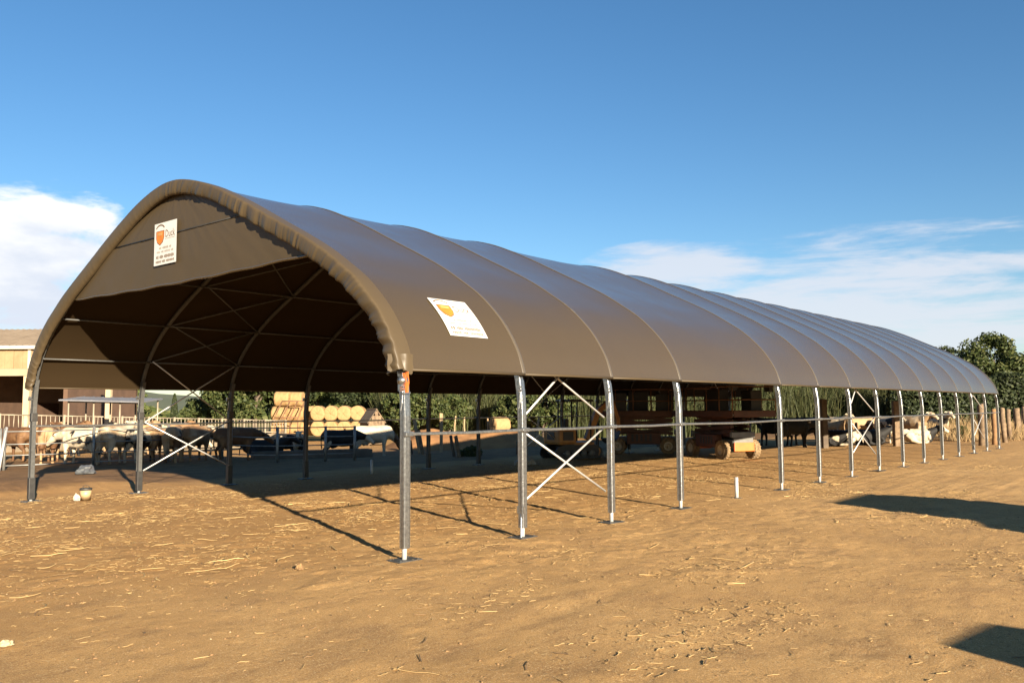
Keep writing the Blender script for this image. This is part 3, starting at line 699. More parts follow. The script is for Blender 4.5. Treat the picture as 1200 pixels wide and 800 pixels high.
# water trough
tr = at(297, 37.2); tr2 = at(434, 39.5); tdir = (tr2-tr); tl = tdir.length
wt = thing('water_trough', 'long low grey water trough standing in the roof shade', 'trough', (tr+tr2)/2, atan2(tdir.y, tdir.x)); wt.location.z = -.35
mb = MB()
for y in (-.34, .34): mb.bbox((0, y, .36), (tl, .09, .60), .02)
for x in (-tl/2+.05, tl/2-.05): mb.bbox((x, 0, .36), (.09, .58, .60), .02)
mb.box((0, 0, .14), (tl-.12, .58, .1)); mb.build('basin', mat('trough_concrete', (.10, .085, .065), .85, 0, (.06, .05, .04), 1.5, .004, 9), wt)
mb = MB(); mb.box((0, 0, .55), (tl-.14, .56, .02)); mb.build('water', mat('trough_water', (.03, .03, .025), .08, 0, (.04, .04, .03), 2), wt)
for x in (-tl*.4, 0, tl*.4): mb = MB(); mb.box((x, 0, .03), (.18, .66, .10)); mb.build('foot', conc, wt)

# ------------------------------------------------------------------ barn at the far left
BD = 48.0; R3 = Matrix.Rotation(-YAW, 3, 'Z')
bo = at(78, BD); barn = thing('barn', 'beige farm barn with low tiled roof and open dark front', 'barn', bo, -YAW)   # local x right, y away from camera
wallm = mat('barn_boards', (.27, .175, .09), .8, 0, (.20, .125, .06), 1.3, .003, 8); beige = mat('barn_beige', (.27, .21, .14), .8, 0, (.22, .17, .11), .8); trim = mat('barn_white_trim', (.42, .37, .29), .7, 0, (.34, .30, .23), 2)
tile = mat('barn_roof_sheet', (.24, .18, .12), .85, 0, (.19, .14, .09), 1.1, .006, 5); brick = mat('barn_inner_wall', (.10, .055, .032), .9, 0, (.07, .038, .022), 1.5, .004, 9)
LW = 17.0
def bbx(name, c, d, m, par=None, b_=.01): mb = MB(); mb.bbox(c, d, b_); return mb.build(name, m, par or barn)
for k in range(34): x = -.25-.5*k; bbx('wall_board', (x, .05+.012*(k % 2), 5.0), (.485, .08, 1.06), wallm)
bbx('fascia_beam', (-LW/2, 0, 4.26), (LW, .24, .40), beige); bbx('gutter', (-LW/2, -.16, 5.64), (LW+.3, .24, .20), trim)
for k in range(5): bbx('frame_post', (-2.1-3.6*k, -.03, 5.0), (.16, .10, 1.06), trim)
for k in range(5): bbx('column', (-2.2-3.7*k, .1, 2.05), (.34, .34, 4.1), cream_col)
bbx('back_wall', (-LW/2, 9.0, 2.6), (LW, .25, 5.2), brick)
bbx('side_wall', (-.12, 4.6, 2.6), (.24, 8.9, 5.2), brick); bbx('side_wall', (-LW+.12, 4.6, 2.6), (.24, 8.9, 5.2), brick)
for k in range(12):
    x0 = .25-LW/12*k*1.02
    mb = MB(); rr = []
    for y, z in ((-.22, 5.74), (6.2, 7.25)): rr.append([(x0-1.47*j/12, y, z+.03*sin(j*pi/1.5)) for j in range(13)])
    mb.grid(rr); mb.build('roof_sheet', tile, barn, True)
mb = MB(); mb.box((-LW/2, 9.0, 6.1), (LW+.3, 6.2, .06), Matrix.Rotation(-.22, 3, 'X')); mb.build('rear_roof', tile, barn)
mb = MB(); mb.add([(-.02, 0, 5.2), (-.02, 9.1, 5.2), (-.02, 9.1, 6.2), (-.02, 6.2, 7.18), (-.02, 0, 5.75)], [(0, 1, 2, 3, 4)]); mb.build('end_gable', brick, barn)
bbx('inner_partition', (-4.4, 4.0, 1.3), (.15, 7, 2.6), brick)
# cream column standing right of the barn
cc_ = thing('concrete_column', 'tall cream concrete column behind the small grey shelter roof', 'column', at(128, 47), -YAW)
bbx('shaft', (0, 0, 2.2), (.27, .27, 4.6), cream_col, cc_); bbx('capital', (0, 0, 4.55), (.34, .34, .12), cream_col, cc_); bbx('base', (0, 0, .1), (.4, .4, .3), conc, cc_)
# small open feeder roof among the cows
fs = thing('feeder_shelter', 'small open shelter with thin grey roof among the left cows', 'shelter', at(132, 42), -YAW)
mb = MB(); mb.box((0, 0, 2.64), (4.0, 2.3, .06), Matrix.Rotation(.075, 3, 'X') @ Matrix.Rotation(.03, 3, 'Y')); mb.build('roof', mat('grey_roof_sheet', (.20, .20, .215), .55, .3, (.15, .15, .16), 1.2), fs)
for k in range(9): mb = MB(); mb.box((-1.9+.475*k, 0, 2.675+.0), (.03, 2.28, .03), Matrix.Rotation(.075, 3, 'X')); mb.location = None; oo = mb.build('roof_rib', MATS['grey_roof_sheet'], fs); oo.location.z = (1.9-.475*k)*.03
for x in (-1.7, -.5, 0.75, 1.85):
    for y in (-.8, .9): mb = MB(); mb.tube([(x, y, -.05), (x, y, 2.60-.03*x+.07*y)], .04, 8); mb.build('leg', barr_m, fs, True)
mb = MB(); mb.bar((-1.7, -.8, 2.55), (1.85, -.8, 2.45), .06, .08); mb.build('beam', barr_m, fs)

# ------------------------------------------------------------------ straw bales
def bale_mesh(seed):
    r_ = random.Random(seed); mb = MB(); n = 26; R_ = .61; Wd = 1.2; rows = []
    prof = [(.02, -Wd/2+.02), (.25, -Wd/2-.005), (.50, -Wd/2+.01), (.575, -Wd/2+.03), (R_, -Wd/2+.09)]+[(R_+.008*sin(k*1.7), -Wd/2+.09+(Wd-.18)*k/8) for k in range(1, 8)]+[(R_, Wd/2-.09), (.575, Wd/2-.03), (.50, Wd/2-.01), (.25, Wd/2+.005), (.02, Wd/2-.02)]
    mb.lathe((0, 0, 0), prof, n, 'Y')
    mb.v = [(x*(1+.045*r_.uniform(-1, 1)), y+.035*r_.uniform(-1, 1), z*(1+.045*r_.uniform(-1, 1))*(.93 if z < 0 else .98)) for x, y, z in mb.v]
    return mb.mesh('straw_bale', straw_m, True)
straw_m = bpy.data.materials.new('bale_straw'); straw_m.use_nodes = True; t = straw_m.node_tree; p_ = t.nodes['Principled BSDF']; p_.inputs['Roughness'].default_value = .8
cc = N(t, 'ShaderNodeTexCoord'); sx = N(t, 'ShaderNodeSeparateXYZ'); t.links.new(cc.outputs['Object'], sx.inputs[0])
rad = tm('SQRT', tm('ADD', tm('MULTIPLY', sx.outputs[0], sx.outputs[0]), tm('MULTIPLY', sx.outputs[2], sx.outputs[2])))
ring = tm('SINE', tm('ADD', tm('MULTIPLY', rad, 62), tm('MULTIPLY', tn(7, 4), 9)))
colr = tmix(tmr(ring, -1, 1, 0, .5), (.30, .185, .075), (.22, .13, .050)); colr = tmix(tmr(tn(30, 4, .7, sc=(1, .3, 1)), .5, .7, 0, .6), colr, (.14, .08, .032)); t.links.new(colr, p_.inputs['Base Color'])
bpn = N(t, 'ShaderNodeBump', inp={'Strength': .8, 'Distance': .03}); t.links.new(tn(18, 5, .7, sc=(1, .4, 1)), bpn.inputs['Height']); t.links.new(bpn.outputs[0], p_.inputs['Normal'])
BM = [bale_mesh(s) for s in (1, 2, 3)]
def bale(label, px, d, z, ang, grp='round straw bales'):
    q = at(px, d); o = link('straw_bale', BM[rng.randrange(3)], None, (q.x, q.y, z+.6), face(px, ang)-pi/2); o.rotation_euler.y = rng.uniform(0, 6); tag(o, label, 'bale', grp); return o
pos3 = ('left', 'middle', 'right')
for lv, nm in ((0, 'bottom'), (1, 'middle'), (2, 'top')):
    for k in range(3 if lv < 2 else 2):
        bale('round straw bale, %s of the %s row in the tall bale stack' % (pos3[k] if lv < 2 else ('left', 'right')[k], nm), 329+15.5*k+(3 if lv == 2 else 0), 69+.5*k, lv*1.17, 96+rng.uniform(-3, 3))
for k, w_ in enumerate(('first', 'second', 'third', 'fourth')):
    for lv in (0, 1): bale('%s bale right of the tall bale stack, in the %s row' % (w_, 'upper' if lv else 'lower'), 374+15.3*k, 68.6, lv*1.17, 4+rng.uniform(-6, 6))
bale('single round straw bale lying by itself before the reeds', 585, 61, .3, 62)
mound = MB(); rows = []
c0 = at(585, 61)
for i in range(13):
    rows.append([(c0.x-4+8*i/12, c0.y-4+8*j/12, .36*sin(pi*i/12)*sin(pi*j/12)-.46) for j in range(13)])
# old hay rack leaning on the stack
hr = thing('hay_rack', 'rusty brown hay rack leaning against the tall bale stack', 'rack', at(337, 66.5), -YAW)
rust = mat('rusty_steel', (.12, .06, .03), .8, .2, (.20, .10, .05), 4)
for x in (-1.0, -.4, .2, .8): mb = MB(); mb.tube([(x, 0, 0), (x, .1, 1.5), (x+.35, .9, 2.75)], .045, 6); mb.build('upright', rust, hr, True)
for y, z, w_ in ((.05, .7, 0), (.1, 1.5, 0), (.9, 2.75, .35)): mb = MB(); mb.tube([(-1.0+w_, y, z), (.8+w_, y, z)], .05, 6); mb.build('crossbar', rust, hr, True)
# little A-frame hut right of the bales
ah = thing('calf_hut', 'small weathered wooden hut with pitched roof beside the bales', 'hut', at(436, 62), -YAW+.5)
oldw = mat('weathered_wood', (.19, .13, .075), .9, 0, (.085, .055, .032), 5, .012, 12); palew = mat('pale_wood', (.32, .22, .12), .85, 0, (.22, .145, .075), 3, .004, 14); darkw = mat('dark_wood', (.07, .05, .035), .9, 0, (.11, .08, .05), 3, .004, 14)
for s in (-1, 1):
    for k in range(5): mb = MB(); mb.box((s*.32*1.0, -.8+.4*k, 1.62), (.06, .39, 1.25), Matrix.Rotation(-s*.62, 3, 'Y')); mb.build('roof_board', darkw if s < 0 else oldw, ah)
for k in range(5): x = -.48+.24*k; hgt = 2.0-abs(x)*1.3; mb = MB(); mb.box((x, -.95, hgt/2-.2), (.23, .04, hgt+.3)); mb.build('front_board', oldw, ah)
for x in (-.55, .55): mb = MB(); mb.box((x, 0, .4), (.05, 1.9, 1.9)); mb.build('side_wall', oldw, ah)

# ------------------------------------------------------------------ wooden posts
def wpost(label, px, d, z0, h, r, m, lean=0, lean_dir=90, grp='wooden posts', sq=False):
    q = at(px, d); root = tag(link('wooden_post', None, None, (q.x, q.y, z0)), label, 'post', grp); root.rotation_euler.z = face(px, lean_dir); root.rotation_euler.y = radians(lean)
    rr = random.Random(int(px*7)); mb = MB()
    if sq: mb.bbox((0, 0, h/2-.2), (r*1.6, r*2, h+.4), .015)
    else:
        mb.tube([(0, 0, -.4), (.01, 0, h*.3), (-.008, .006, h*.65), (0, 0, h-.03), (0, 0, h)], [r*1.08, r, r*.97, r*.93, r*.80], 9)
    ti = rr.uniform(-.35, .35); ja = r*.11; bow = rr.uniform(-.05, .05)
    mb.v = [(x+rr.uniform(-ja, ja)+bow*sin(zz*1.6), y+rr.uniform(-ja, ja), zz+(x*ti if zz > h*.9 else 0)) for x, y, zz in mb.v]
    sh = mb.build('shaft', m, root, not sq)
    mb = MB(); mb.lathe((0, 0, h), [(0, .003), (r*.4, .004), (r*.62, -.01)], 9); mb.build('sawn_end', oldw, root)
    return root
for a in [
 ('thick leaning pale post standing left of the dark leaning plank', 493, 44, -.45, 2.0, .10, palew, -9),
 ('tall pale square post before the reeds', 517, 47, -.45, 2.3, .10, palew, 0, 90, 'wooden posts', True),
 ('thin pale post standing just right of the tall square post', 532.5, 60, -.4, 2.0, .06, palew, 2),
 ('thin pale post between the tall square post and single bale', 545, 61, -.4, 1.9, .06, palew, -2),
 ('thin pale post just left of the single bale', 571, 62, -.4, 1.8, .06, palew),
 ('dark leaning plank beside the thick leaning pale post', 484, 42, -.4, 1.0, .06, darkw, -8, 90, 'wooden posts', True),
 ('grey leaning post in the shade left of the fifth far post', 497, 40.5, -.42, 1.55, .09, oldw, -10),
 ('grey leaning post pair in the shade below the thin posts, right one', 540, 37.5, -.40, 1.35, .085, oldw, -10, 90, 'wooden posts', True),
 ('grey leaning post pair in the shade below the thin posts, left one', 533, 38.0, -.40, 1.35, .07, darkw, -9),
 ('short dark post at the right end of the red earth bank', 604, 40, -.42, 1.05, .06, darkw, 3),
 ('pale post seen through the first cross brace', 628, 52, -.42, 1.95, .075, palew, 4),
 ('dark square post standing right of the black cows', 963, 43.5, 0, 2.45, .16, darkw, 0, 90, 'wooden posts', True),
 ('square post with dark top standing among the resting cows', 1048, 45, 0, 2.35, .17, oldw, 0, 90, 'wooden posts', True),
 ('pale round post below the cream standing cow', 1001, 47.5, 0, 1.2, .09, palew),
 ('thick wooden post behind the last cross brace, left of two', 1147, 45.5, 0, 2.15, .19, oldw),
 ('orange brown wooden post behind the last cross brace, right of two', 1161, 46.5, 0, 1.9, .14, mat('orange_wood', (.24, .13, .055), .9, 0, (.15, .08, .035), 5, .01, 14), 1),
 ('wooden fence post just right of the last shelter post', 1173, 49, .2, 1.75, .13, oldw, -1),
 ('second wooden fence post right of the last shelter post', 1179, 52, .5, 1.35, .13, oldw, 2),
 ('thick pale fence post, third right of the shelter', 1188.5, 54, .5, 1.4, .19, oldw, -2),
 ('pale fence post at the right edge of the picture', 1198, 55.5, .5, 1.5, .15, oldw),
 ('thin fence post between the two rightmost pale posts', 1193.5, 58, .5, 1.2, .09, oldw, 3)]: wpost(*a)

# ------------------------------------------------------------------ earth bank behind the shelter
bank_m = mat('red_brown_earth', (.30, .155, .065), .95, 0, (.20, .10, .045), .9, .02, 4, .1, 6, 'Object')
rows = []; A, B = at(452, 55), at(655, 58)
ax = (B-A); nrm = Vector((-ax.y, ax.x, 0)).normalized()
for i in range(61):
    u = i/60; row = []
    for j in range(25):
        v = j/24; p = A.lerp(B, u)+nrm*(v*7-2.5); hh = 1.0*sin(pi*min(1, v*1.0))**.8*min(1, u*6, (1-u)*6)
        row.append((p.x, p.y, -.50+hh*(.62+.62*float(vnoise(p.x*.5, p.y*.5, 41)))+.16*hh*float(vnoise(p.x*2.1, p.y*2.1, 42))+.07*hh*float(vnoise(p.x*5, p.y*5, 43))))
    rows.append(row)
mb = MB(); mb.grid(rows, flip=True); struct(mb.build('earth_bank', bank_m, None, True))
rows = []; A, B = at(1090, 60), at(1330, 64); ax = (B-A); nrm = Vector((-ax.y, ax.x, 0)).normalized()
for i in range(41):
    u = i/40; row = []
    for j in range(21):
        v = j/20; p = A.lerp(B, u)+nrm*(v*18-11); hh = sstep(0, .5, v)*sstep(1.0, .8, v)*min(1, u*5)
        row.append((p.x, p.y, -.03+hh*(.62+.3*float(vnoise(p.x*.5, p.y*.5, 44)))))
    rows.append(row)
mb = MB(); mb.grid(rows, flip=True); struct(mb.build('grass_bank', mat('dry_bank', (.36, .24, .11), .95, 0, (.22, .14, .06), .9, .02, 4, .1, 6), None, True))

# ------------------------------------------------------------------ machines under the roof
lift_or = mat('lift_orange_paint', (.60, .13, .02), .45, 0, (.36, .075, .015), 3); lift_shade = mat('shade_dark_orange', (.10, .032, .012), .6, 0, (.06, .02, .008), 3); lift_gr = mat('lift_grey_paint', (.16, .16, .155), .5, 0, (.10, .10, .095), 3); mdark = mat('machine_black', (.02, .02, .02), .6, 0, (.035, .03, .025), 4)  # second orange is darkened to paint in the shade on the lifts
mud_t = mat('muddy_tyre', (.26, .17, .085), .95, 0, (.11, .075, .04), 7, .01, 14); hubm = mat('wheel_hub', (.55, .45, .30), .7, 0, (.4, .3, .18), 5)
def wheel(root, c, R_, wd, tm_, hm):
    mb = MB(); mb.lathe((0, 0, 0), [(R_*.52, -wd*.42), (R_*.86, -wd*.5), (R_*.96, -wd*.40), (R_*.97, 0), (R_*.96, wd*.40), (R_*.86, wd*.5), (R_*.52, wd*.42), (R_*.52, -wd*.42)], 28, 'Y'); 
    for k in range(18):
        for s in (-1, 1):
            a = 2*pi*(k+(.5 if s > 0 else 0))/18; mb.box((R_*.965*cos(a), s*wd*.22, R_*.965*sin(a)), (R_*.10, wd*.44, R_*.13), Matrix.Rotation(-a, 3, 'Y') @ Matrix.Rotation(s*.45, 3, 'X'))
    w = link('wheel', None, root, c)
    ty = mb.build('tyre', tm_, w)
    mb = MB(); mb.lathe((0, 0, 0), [(0, wd*.20), (R_*.2, wd*.22), (R_*.22, wd*.34), (R_*.30, wd*.34), (R_*.34, wd*.18), (R_*.53, wd*.40)], 20, 'Y'); mb.lathe((0, 0, 0), [(0, -wd*.20), (R_*.2, -wd*.22), (R_*.22, -wd*.34), (R_*.30, -wd*.34), (R_*.34, -wd*.18), (R_*.53, -wd*.40)], 20, 'Y')
    mb.build('rim', hm, w, True)
    return w
def scissor_lift(label, loc, rz, plat=4.6, clean=False):
    t_ = thing('scissor_lift', label, 'lift', loc, rz, 'lifts parked under the roof')      # local +x = end away from the camera
    mb = MB(); mb.bbox((0, 0, .62), (3.0, .95, .34), .03); mb.build('chassis', lift_gr, t_)
    for s in (-1, 1):
        mb = MB(); mb.bbox((.05, s*.62, .72), (1.5, .34, .52), .04); e = mb.build('engine_box', lift_shade, t_)
        for k in range(5): mb = MB(); mb.box((-.45+.2*k, s*.795, .75), (.10, .012, .30)); mb.build('vent', mdark, e)
        for x in (-1.12, 1.12): wheel(t_, (x, s*.72, .38), .38, .30, mud_t, hubm)
    for x in (-1.52, 1.52):
        mb = MB(); mb.bbox((x*1.02, 0, .50), (.10, .94, .36), .03); mb.build('bumper', mat('bright_orange_paint', (.62, .115, .012), .5, 0, (.5, .09, .01), 4), t_)
        mb = MB(); mb.bbox((x*.99, 0, .74), (.10, .90, .24), .02); mb.build('end_panel', mat('lift_pale_grey', (.13, .125, .11), .6, 0, (.09, .085, .075), 3), t_)
        mb = MB(); mb.bbox((x*.96, 0, .98), (.16, 1.1, .22), .02); mb.build('cross_member', lift_gr, t_)
    for k in range(4):
        z0 = .92+k*.20
        for s in (-1, 1):
            for (xa, za, xb, zb) in ((-1.35, z0, 1.35, z0+.18), (-1.35, z0+.18, 1.35, z0)):
                mb = MB(); mb.bar((xa, s*(.36 if za < zb else .44), za), (xb, s*(.36 if za < zb else .44), zb), .05, .12); mb.build('scissor_arm', lift_shade, t_)
    pl = link('platform', None, t_, (0, 0, 1.78)); hx, hy = plat/2, 1.0
    mb = MB(); mb.box((0, 0, 0), (plat, 2.0, .06)); mb.build('deck', lift_gr, pl)
    for s in (-1, 1): mb = MB(); mb.bbox((0, s*hy, .04), (plat, .06, .26), .015); mb.build('skirt', lift_shade, pl); mb = MB(); mb.bbox((s*hx, 0, .04), (.06, 1.92, .26), .015); mb.build('skirt', lift_shade, pl)
    for s in (-1, 1):
        for z in (.60, 1.12):
            mb = MB(); mb.tube([(-hx, s*hy, z), (hx, s*hy, z)], .025, 6); mb.build('guard_rail', rust, pl, True)
            mb = MB(); mb.tube([(s*hx, -hy, z), (s*hx, hy, z)], .025, 6); mb.build('guard_rail', rust, pl, True)
        for k in range(6): x = -hx+plat*k/5; mb = MB(); mb.tube([(x, s*hy, .1), (x, s*hy, 1.12)], .025, 6); mb.build('guard_post', rust, pl, True)
    for x, y, w_, h_ in ((-hx+.9, -.5, .7, .95), (-.2, .3, .9, 1.0), (1.0, -.3, .8, .9)): mb = MB(); mb.bbox((x, y, .03+h_/2), (w_, .5, h_), .03); mb.build('stowed_load', mdark, pl)
    mb = MB(); mb.bbox((-hx+.25, -hy+.12, 1.05), (.35, .18, .28), .02); mb.build('control_box', mdark, pl)
    mb = MB(); mb.lathe((-hx+.5, hy-.35, 1.2), [(.02, -.06), (.26, -.05), (.26, .05), (.02, .06)], 18, 'X'); mb.build('cable_reel', mdark, pl)
    return t_
la = Vector((.5, .86, 0)).normalized(); lc = Vector((24.45, 6.65, 0))+la*1.12
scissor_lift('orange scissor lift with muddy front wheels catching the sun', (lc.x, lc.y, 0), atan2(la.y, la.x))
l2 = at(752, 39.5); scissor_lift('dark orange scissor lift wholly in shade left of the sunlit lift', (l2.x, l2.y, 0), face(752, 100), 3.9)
# small digger
dp = at(668, 36.5); dg_ = thing('mini_excavator', 'small yellow orange digger parked in shade seen through the cross brace', 'excavator', (dp.x, dp.y, 0), face(668, 62))
dig = mat('digger_yellow', (.34, .15, .025), .5, 0, (.22, .09, .018), 3)
for s in (-1, 1):
    tr_ = link('track', None, dg_); pts = [(.75*cos(a)+(.55 if cos(a) > 0 else -.55)*1, s*.62, .24+.22*sin(a)) for a in [2*pi*k/28 for k in range(28)]]
    mb = MB(); mb.sweep([(x*.78, y, z) for x, y, z in pts], rect(.30, .05), upv=(0, 1, 0), closed=True); mb.build('belt', mdark, tr_)
    for x in (-.6, -.2, .2, .6): mb = MB(); mb.lathe((x, s*.62, .22), [(0, -.1), (.13, -.1), (.13, .1), (0, .1)], 14, 'Y'); mb.build('roller', lift_gr, tr_, True)
bbx('undercarriage', (0, 0, .40), (1.0, .9, .22), mdark, dg_, .03)
hb = bbx('engine_house', (-.55, 0, .92), (.85, 1.35, .68), dig, dg_, .12); bbx('engine_grille', (-.55, -.685, .95), (.5, .02, .36), mdark, hb); bbx('engine_grille', (-.98, 0, .95), (.02, .6, .32), mdark, hb)
bbx('floor_deck', (.25, 0, .62), (1.0, 1.3, .12), dig, dg_, .03); bbx('seat', (-.05, .1, .95), (.45, .5, .5), mdark, dg_, .06); bbx('seat_back', (-.25, .1, 1.35), (.16, .46, .6), mdark, dg_, .05)
for x in (-.3, .65):
    for y in (-.52, .58): mb = MB(); mb.tube([(x, y, .65), (x+.03, y*.96, 2.35)], .035, 8); mb.build('canopy_post', mdark, dg_, True)
bbx('canopy_roof', (.2, .03, 2.40), (1.2, 1.2, .10), mdark, dg_, .04)
mb = MB(); mb.sweep([(.75, -.1, .75), (1.25, -.1, 1.9), (2.0, -.1, 2.45)], lambda i: [(-.1, -(.15-.03*i)), (.1, -(.15-.03*i)), (.1, .15-.03*i), (-.1, .15-.03*i)], upv=(-.6, 0, .8)); mb.build('boom', dig, dg_)
mb = MB(); mb.sweep([(1.95, -.1, 2.5), (2.3, -.1, 1.6), (2.35, -.1, 1.05)], rect(.14, .18), upv=(1, 0, .2)); mb.build('dipper_arm', dig, dg_)
mb = MB(); mb.sweep([(2.3, -.1, 1.1), (2.15, -.1, .75), (1.8, -.1, .6), (1.6, -.1, .8)], rect(.5, .05), upv=(0, 0, 1)); mb.build('bucket', mdark, dg_)
mb = MB(); mb.sweep([(.95, 0, .12), (1.02, 0, .28), (.98, 0, .42)], rect(.06, 1.3), upv=(0, 1, 0)); mb.build('blade', dig, dg_)

# ------------------------------------------------------------------ small things on the dirt
bk = thing('bucket', 'small tan bucket with dark rim standing on the dirt, far left', 'bucket', (.93, 12.0, float(gh(.93, 12.0))), .4)
mb = MB(); mb.lathe((0, 0, 0), [(0, .01), (.105, .01), (.11, 0), (.128, .255), (.120, .255), (.104, .02)], 24); mb.build('pail', mat('tan_plastic', (.40, .28, .15), .5, 0, (.32, .22, .11), 6), bk, True)
mb = MB(); mb.lathe((0, 0, 0), [(.127, .235), (.137, .24), (.137, .285), (.122, .29)], 24); mb.lathe((0, 0, .02), [(0, .24), (.12, .25)], 24); mb.build('rim', mdark, bk, True)
mb = MB(); mb.tube([(-.13, 0, .27), (-.08, 0, .33), (0, .02, .355), (.08, 0, .33), (.13, 0, .27)], .006, 6); mb.build('handle', galv_dull, bk, True)
def crumple(name, label, cat, loc, sc, m, seed):
    bm = bmesh.new(); bmesh.ops.create_icosphere(bm, subdivisions=3, radius=1); r_ = random.Random(seed)
    for v in bm.verts:
        k = .75+.5*float(vnoise(v.co.x*2+9, v.co.y*2+v.co.z*1.7+seed, seed))+.12*r_.uniform(-1, 1); v.co = Vector((v.co.x*k*sc[0], v.co.y*k*sc[1], max(v.co.z*k, -.25)*sc[2]))
    me = bpy.data.meshes.new(name); bm.to_mesh(me); bm.free(); me.materials.append(m); o = link(name, me, None, loc); tag(o, label, cat); return o
bagm = mat('white_plastic_film', (.45, .39, .30), .4, 0, (.36, .29, .2), 6); gbag = mat('grey_plastic_film', (.07, .075, .078), .4, 0, (.05, .05, .055), 4)
crumple('plastic_bag', 'crumpled white plastic bag beside the tan bucket', 'bag', (.70, 11.95, .04), (.075, .07, .12), bagm, 3)
crumple('plastic_sack', 'crumpled grey plastic sack on mud behind the tan bucket', 'sack', (4.6, 20.3, .1), (.28, .25, .24), gbag, 5)
crumple('feed_sack', 'pale sack lying in the shade left of the digger', 'sack', (16.6, 11.4, .06), (.45, .3, .22), mat('pale_sacking', (.32, .29, .24), .8), 8)
crumple('field_stone', 'pale rounded stone on the dirt at the left edge', 'stone', (-5.22, -.42, .02), (.055, .045, .04), mat('pale_stone', (.42, .32, .19), .9, 0, (.34, .25, .14), 9, .003, 30), 11)
crumple('dirt_clod', 'small brown clod of earth in the middle foreground left of centre', 'clod', (-1.35, .55, .03), (.055, .05, .06), mat('clod_earth', (.24, .14, .058), .95, 0, (.13, .075, .033), 12, .004, 40), 12)

# straw litter and clods: far too many to count
nr = np.random.RandomState(5)
def prism_cloud(name, n, lo, hi, wlo, whi, m, area, dens, bend=.15, lift=.004):
    P = []
    while len(P) < n:
        x = nr.uniform(area[0], area[1], 4000); y = nr.uniform(area[2], area[3], 4000)
        k = dens(x, y) > nr.uniform(0, 1, 4000); P += list(zip(x[k], y[k]))
    P = np.array(P[:n]); z = gh(P[:, 0], P[:, 1]); a = nr.normal(0, .75, n)+nr.choice([0, .9], n); Ln = lo*(hi/lo)**(nr.uniform(0, 1, n)**1.6); w = nr.uniform(wlo, whi, n)
    segs = 4; V = np.zeros((n, segs+1, 3, 3)); cv = nr.normal(0, bend, n)
    for s in range(segs+1):
        u = s/segs-.5; aa = a+cv*u*2
        cx = P[:, 0]+np.cos(a)*Ln*u - np.sin(a)*Ln*cv*(u*u-.08); cy = P[:, 1]+np.sin(a)*Ln*u+np.cos(a)*Ln*cv*(u*u-.08)
        cz = gh(cx, cy)+lift+nr.uniform(0, .008, n)+np.abs(u)*nr.uniform(0, .05, n)*Ln
        tp = 1-.5*abs(u)
        for q in range(3):
            ph = 2*pi*q/3+pi/6
            V[:, s, q, 0] = cx-np.sin(aa)*w*tp*np.cos(ph); V[:, s, q, 1] = cy+np.cos(aa)*w*tp*np.cos(ph); V[:, s, q, 2] = cz+w*tp*np.sin(ph)*.7
    F = []; base_ = (np.arange(n)*(segs+1)*3)[:, None]
    for s in range(segs):
        for q in range(3): F.append(base_+np.array([s*3+q, s*3+(q+1) % 3, (s+1)*3+(q+1) % 3, (s+1)*3+q]))
    return stuff(link(name, np_mesh(name, V.reshape(-1, 3), np.concatenate(F), m)))
straw1 = mat('loose_straw', (.52, .37, .17), .75, 0, (.38, .25, .105), .8, 0, 1, .3, 2); straw2 = mat('dark_stalks', (.13, .08, .04), .9, 0, (.28, .18, .085), .7)
dn = lambda x, y: .05+1.1*sstep(.52, .74, vnoise(x*.55+3, y*.8+1, 51))*sstep(.35, .7, vnoise(x*.16, y*.16+7, 52)) + .25*sstep(-2, 3, y)
tag(prism_cloud('straw_litter', 27000, .025, .14, .0025, .006, straw1, (-7.5, 26, -8.2, 13.5), dn), 'pale chopped straw scattered over the bare dirt', 'straw')
tag(prism_cloud('stalk_litter', 420, .15, .6, .006, .012, straw1, (-7, 16, -4.5, 12), dn, .35, .008), 'longer pale stalks scattered over the bare dirt', 'straw')
tag(prism_cloud('twig_litter', 2600, .03, .26, .003, .008, straw2, (-7.5, 20, -8.2, 12), dn, .4, .006), 'dark twigs and stalks scattered over the bare dirt', 'twigs')
def pebbles(name, n, lo, hi, m, area, dens, label, cat):
    bm = bmesh.new(); bmesh.ops.create_icosphere(bm, subdivisions=1, radius=1); bv = np.array([v.co[:] for v in bm.verts]); bf = np.array([[v.index for v in f.verts] for f in bm.faces]); bm.free()
    P = []
    while len(P) < n:
        x = nr.uniform(area[0], area[1], 3000); y = nr.uniform(area[2], area[3], 3000); k = dens(x, y) > nr.uniform(0, 1, 3000); P += list(zip(x[k], y[k]))
    P = np.array(P[:n]); s = lo*(hi/lo)**(nr.uniform(0, 1, n)**2.2); V = bv[None]*(1+nr.uniform(-.28, .28, (n, len(bv), 1))); V = V*s[:, None, None]*np.stack([nr.uniform(.8, 1.5, n), nr.uniform(.7, 1.2, n), nr.uniform(.45, .85, n)], -1)[:, None]
    a = nr.uniform(0, 6.3, n); c, sn = np.cos(a)[:, None], np.sin(a)[:, None]; X = V[..., 0]*c-V[..., 1]*sn; Y = V[..., 0]*sn+V[..., 1]*c
    V = np.stack([X+P[:, 0:1], Y+P[:, 1:2], V[..., 2]+(gh(P[:, 0], P[:, 1])+s*.2)[:, None]], -1)
    F = (bf[None]+(np.arange(n)*len(bv))[:, None, None]).reshape(-1, 3)
    return tag(stuff(link(name, np_mesh(name, V.reshape(-1, 3), F, m))), label, cat)
dn2 = lambda x, y: .08+.9*sstep(.5, .75, vnoise(x*.7+13, y*1.1+5, 61))*sstep(.3, .6, vnoise(x*.2, y*.2, 62))
pebbles('earth_crumbs', 9000, .002, .017, MATS['clod_earth'], (-7.5, 16, -8.4, 11), dn2, 'brown crumbs of earth scattered over the dirt', 'earth')
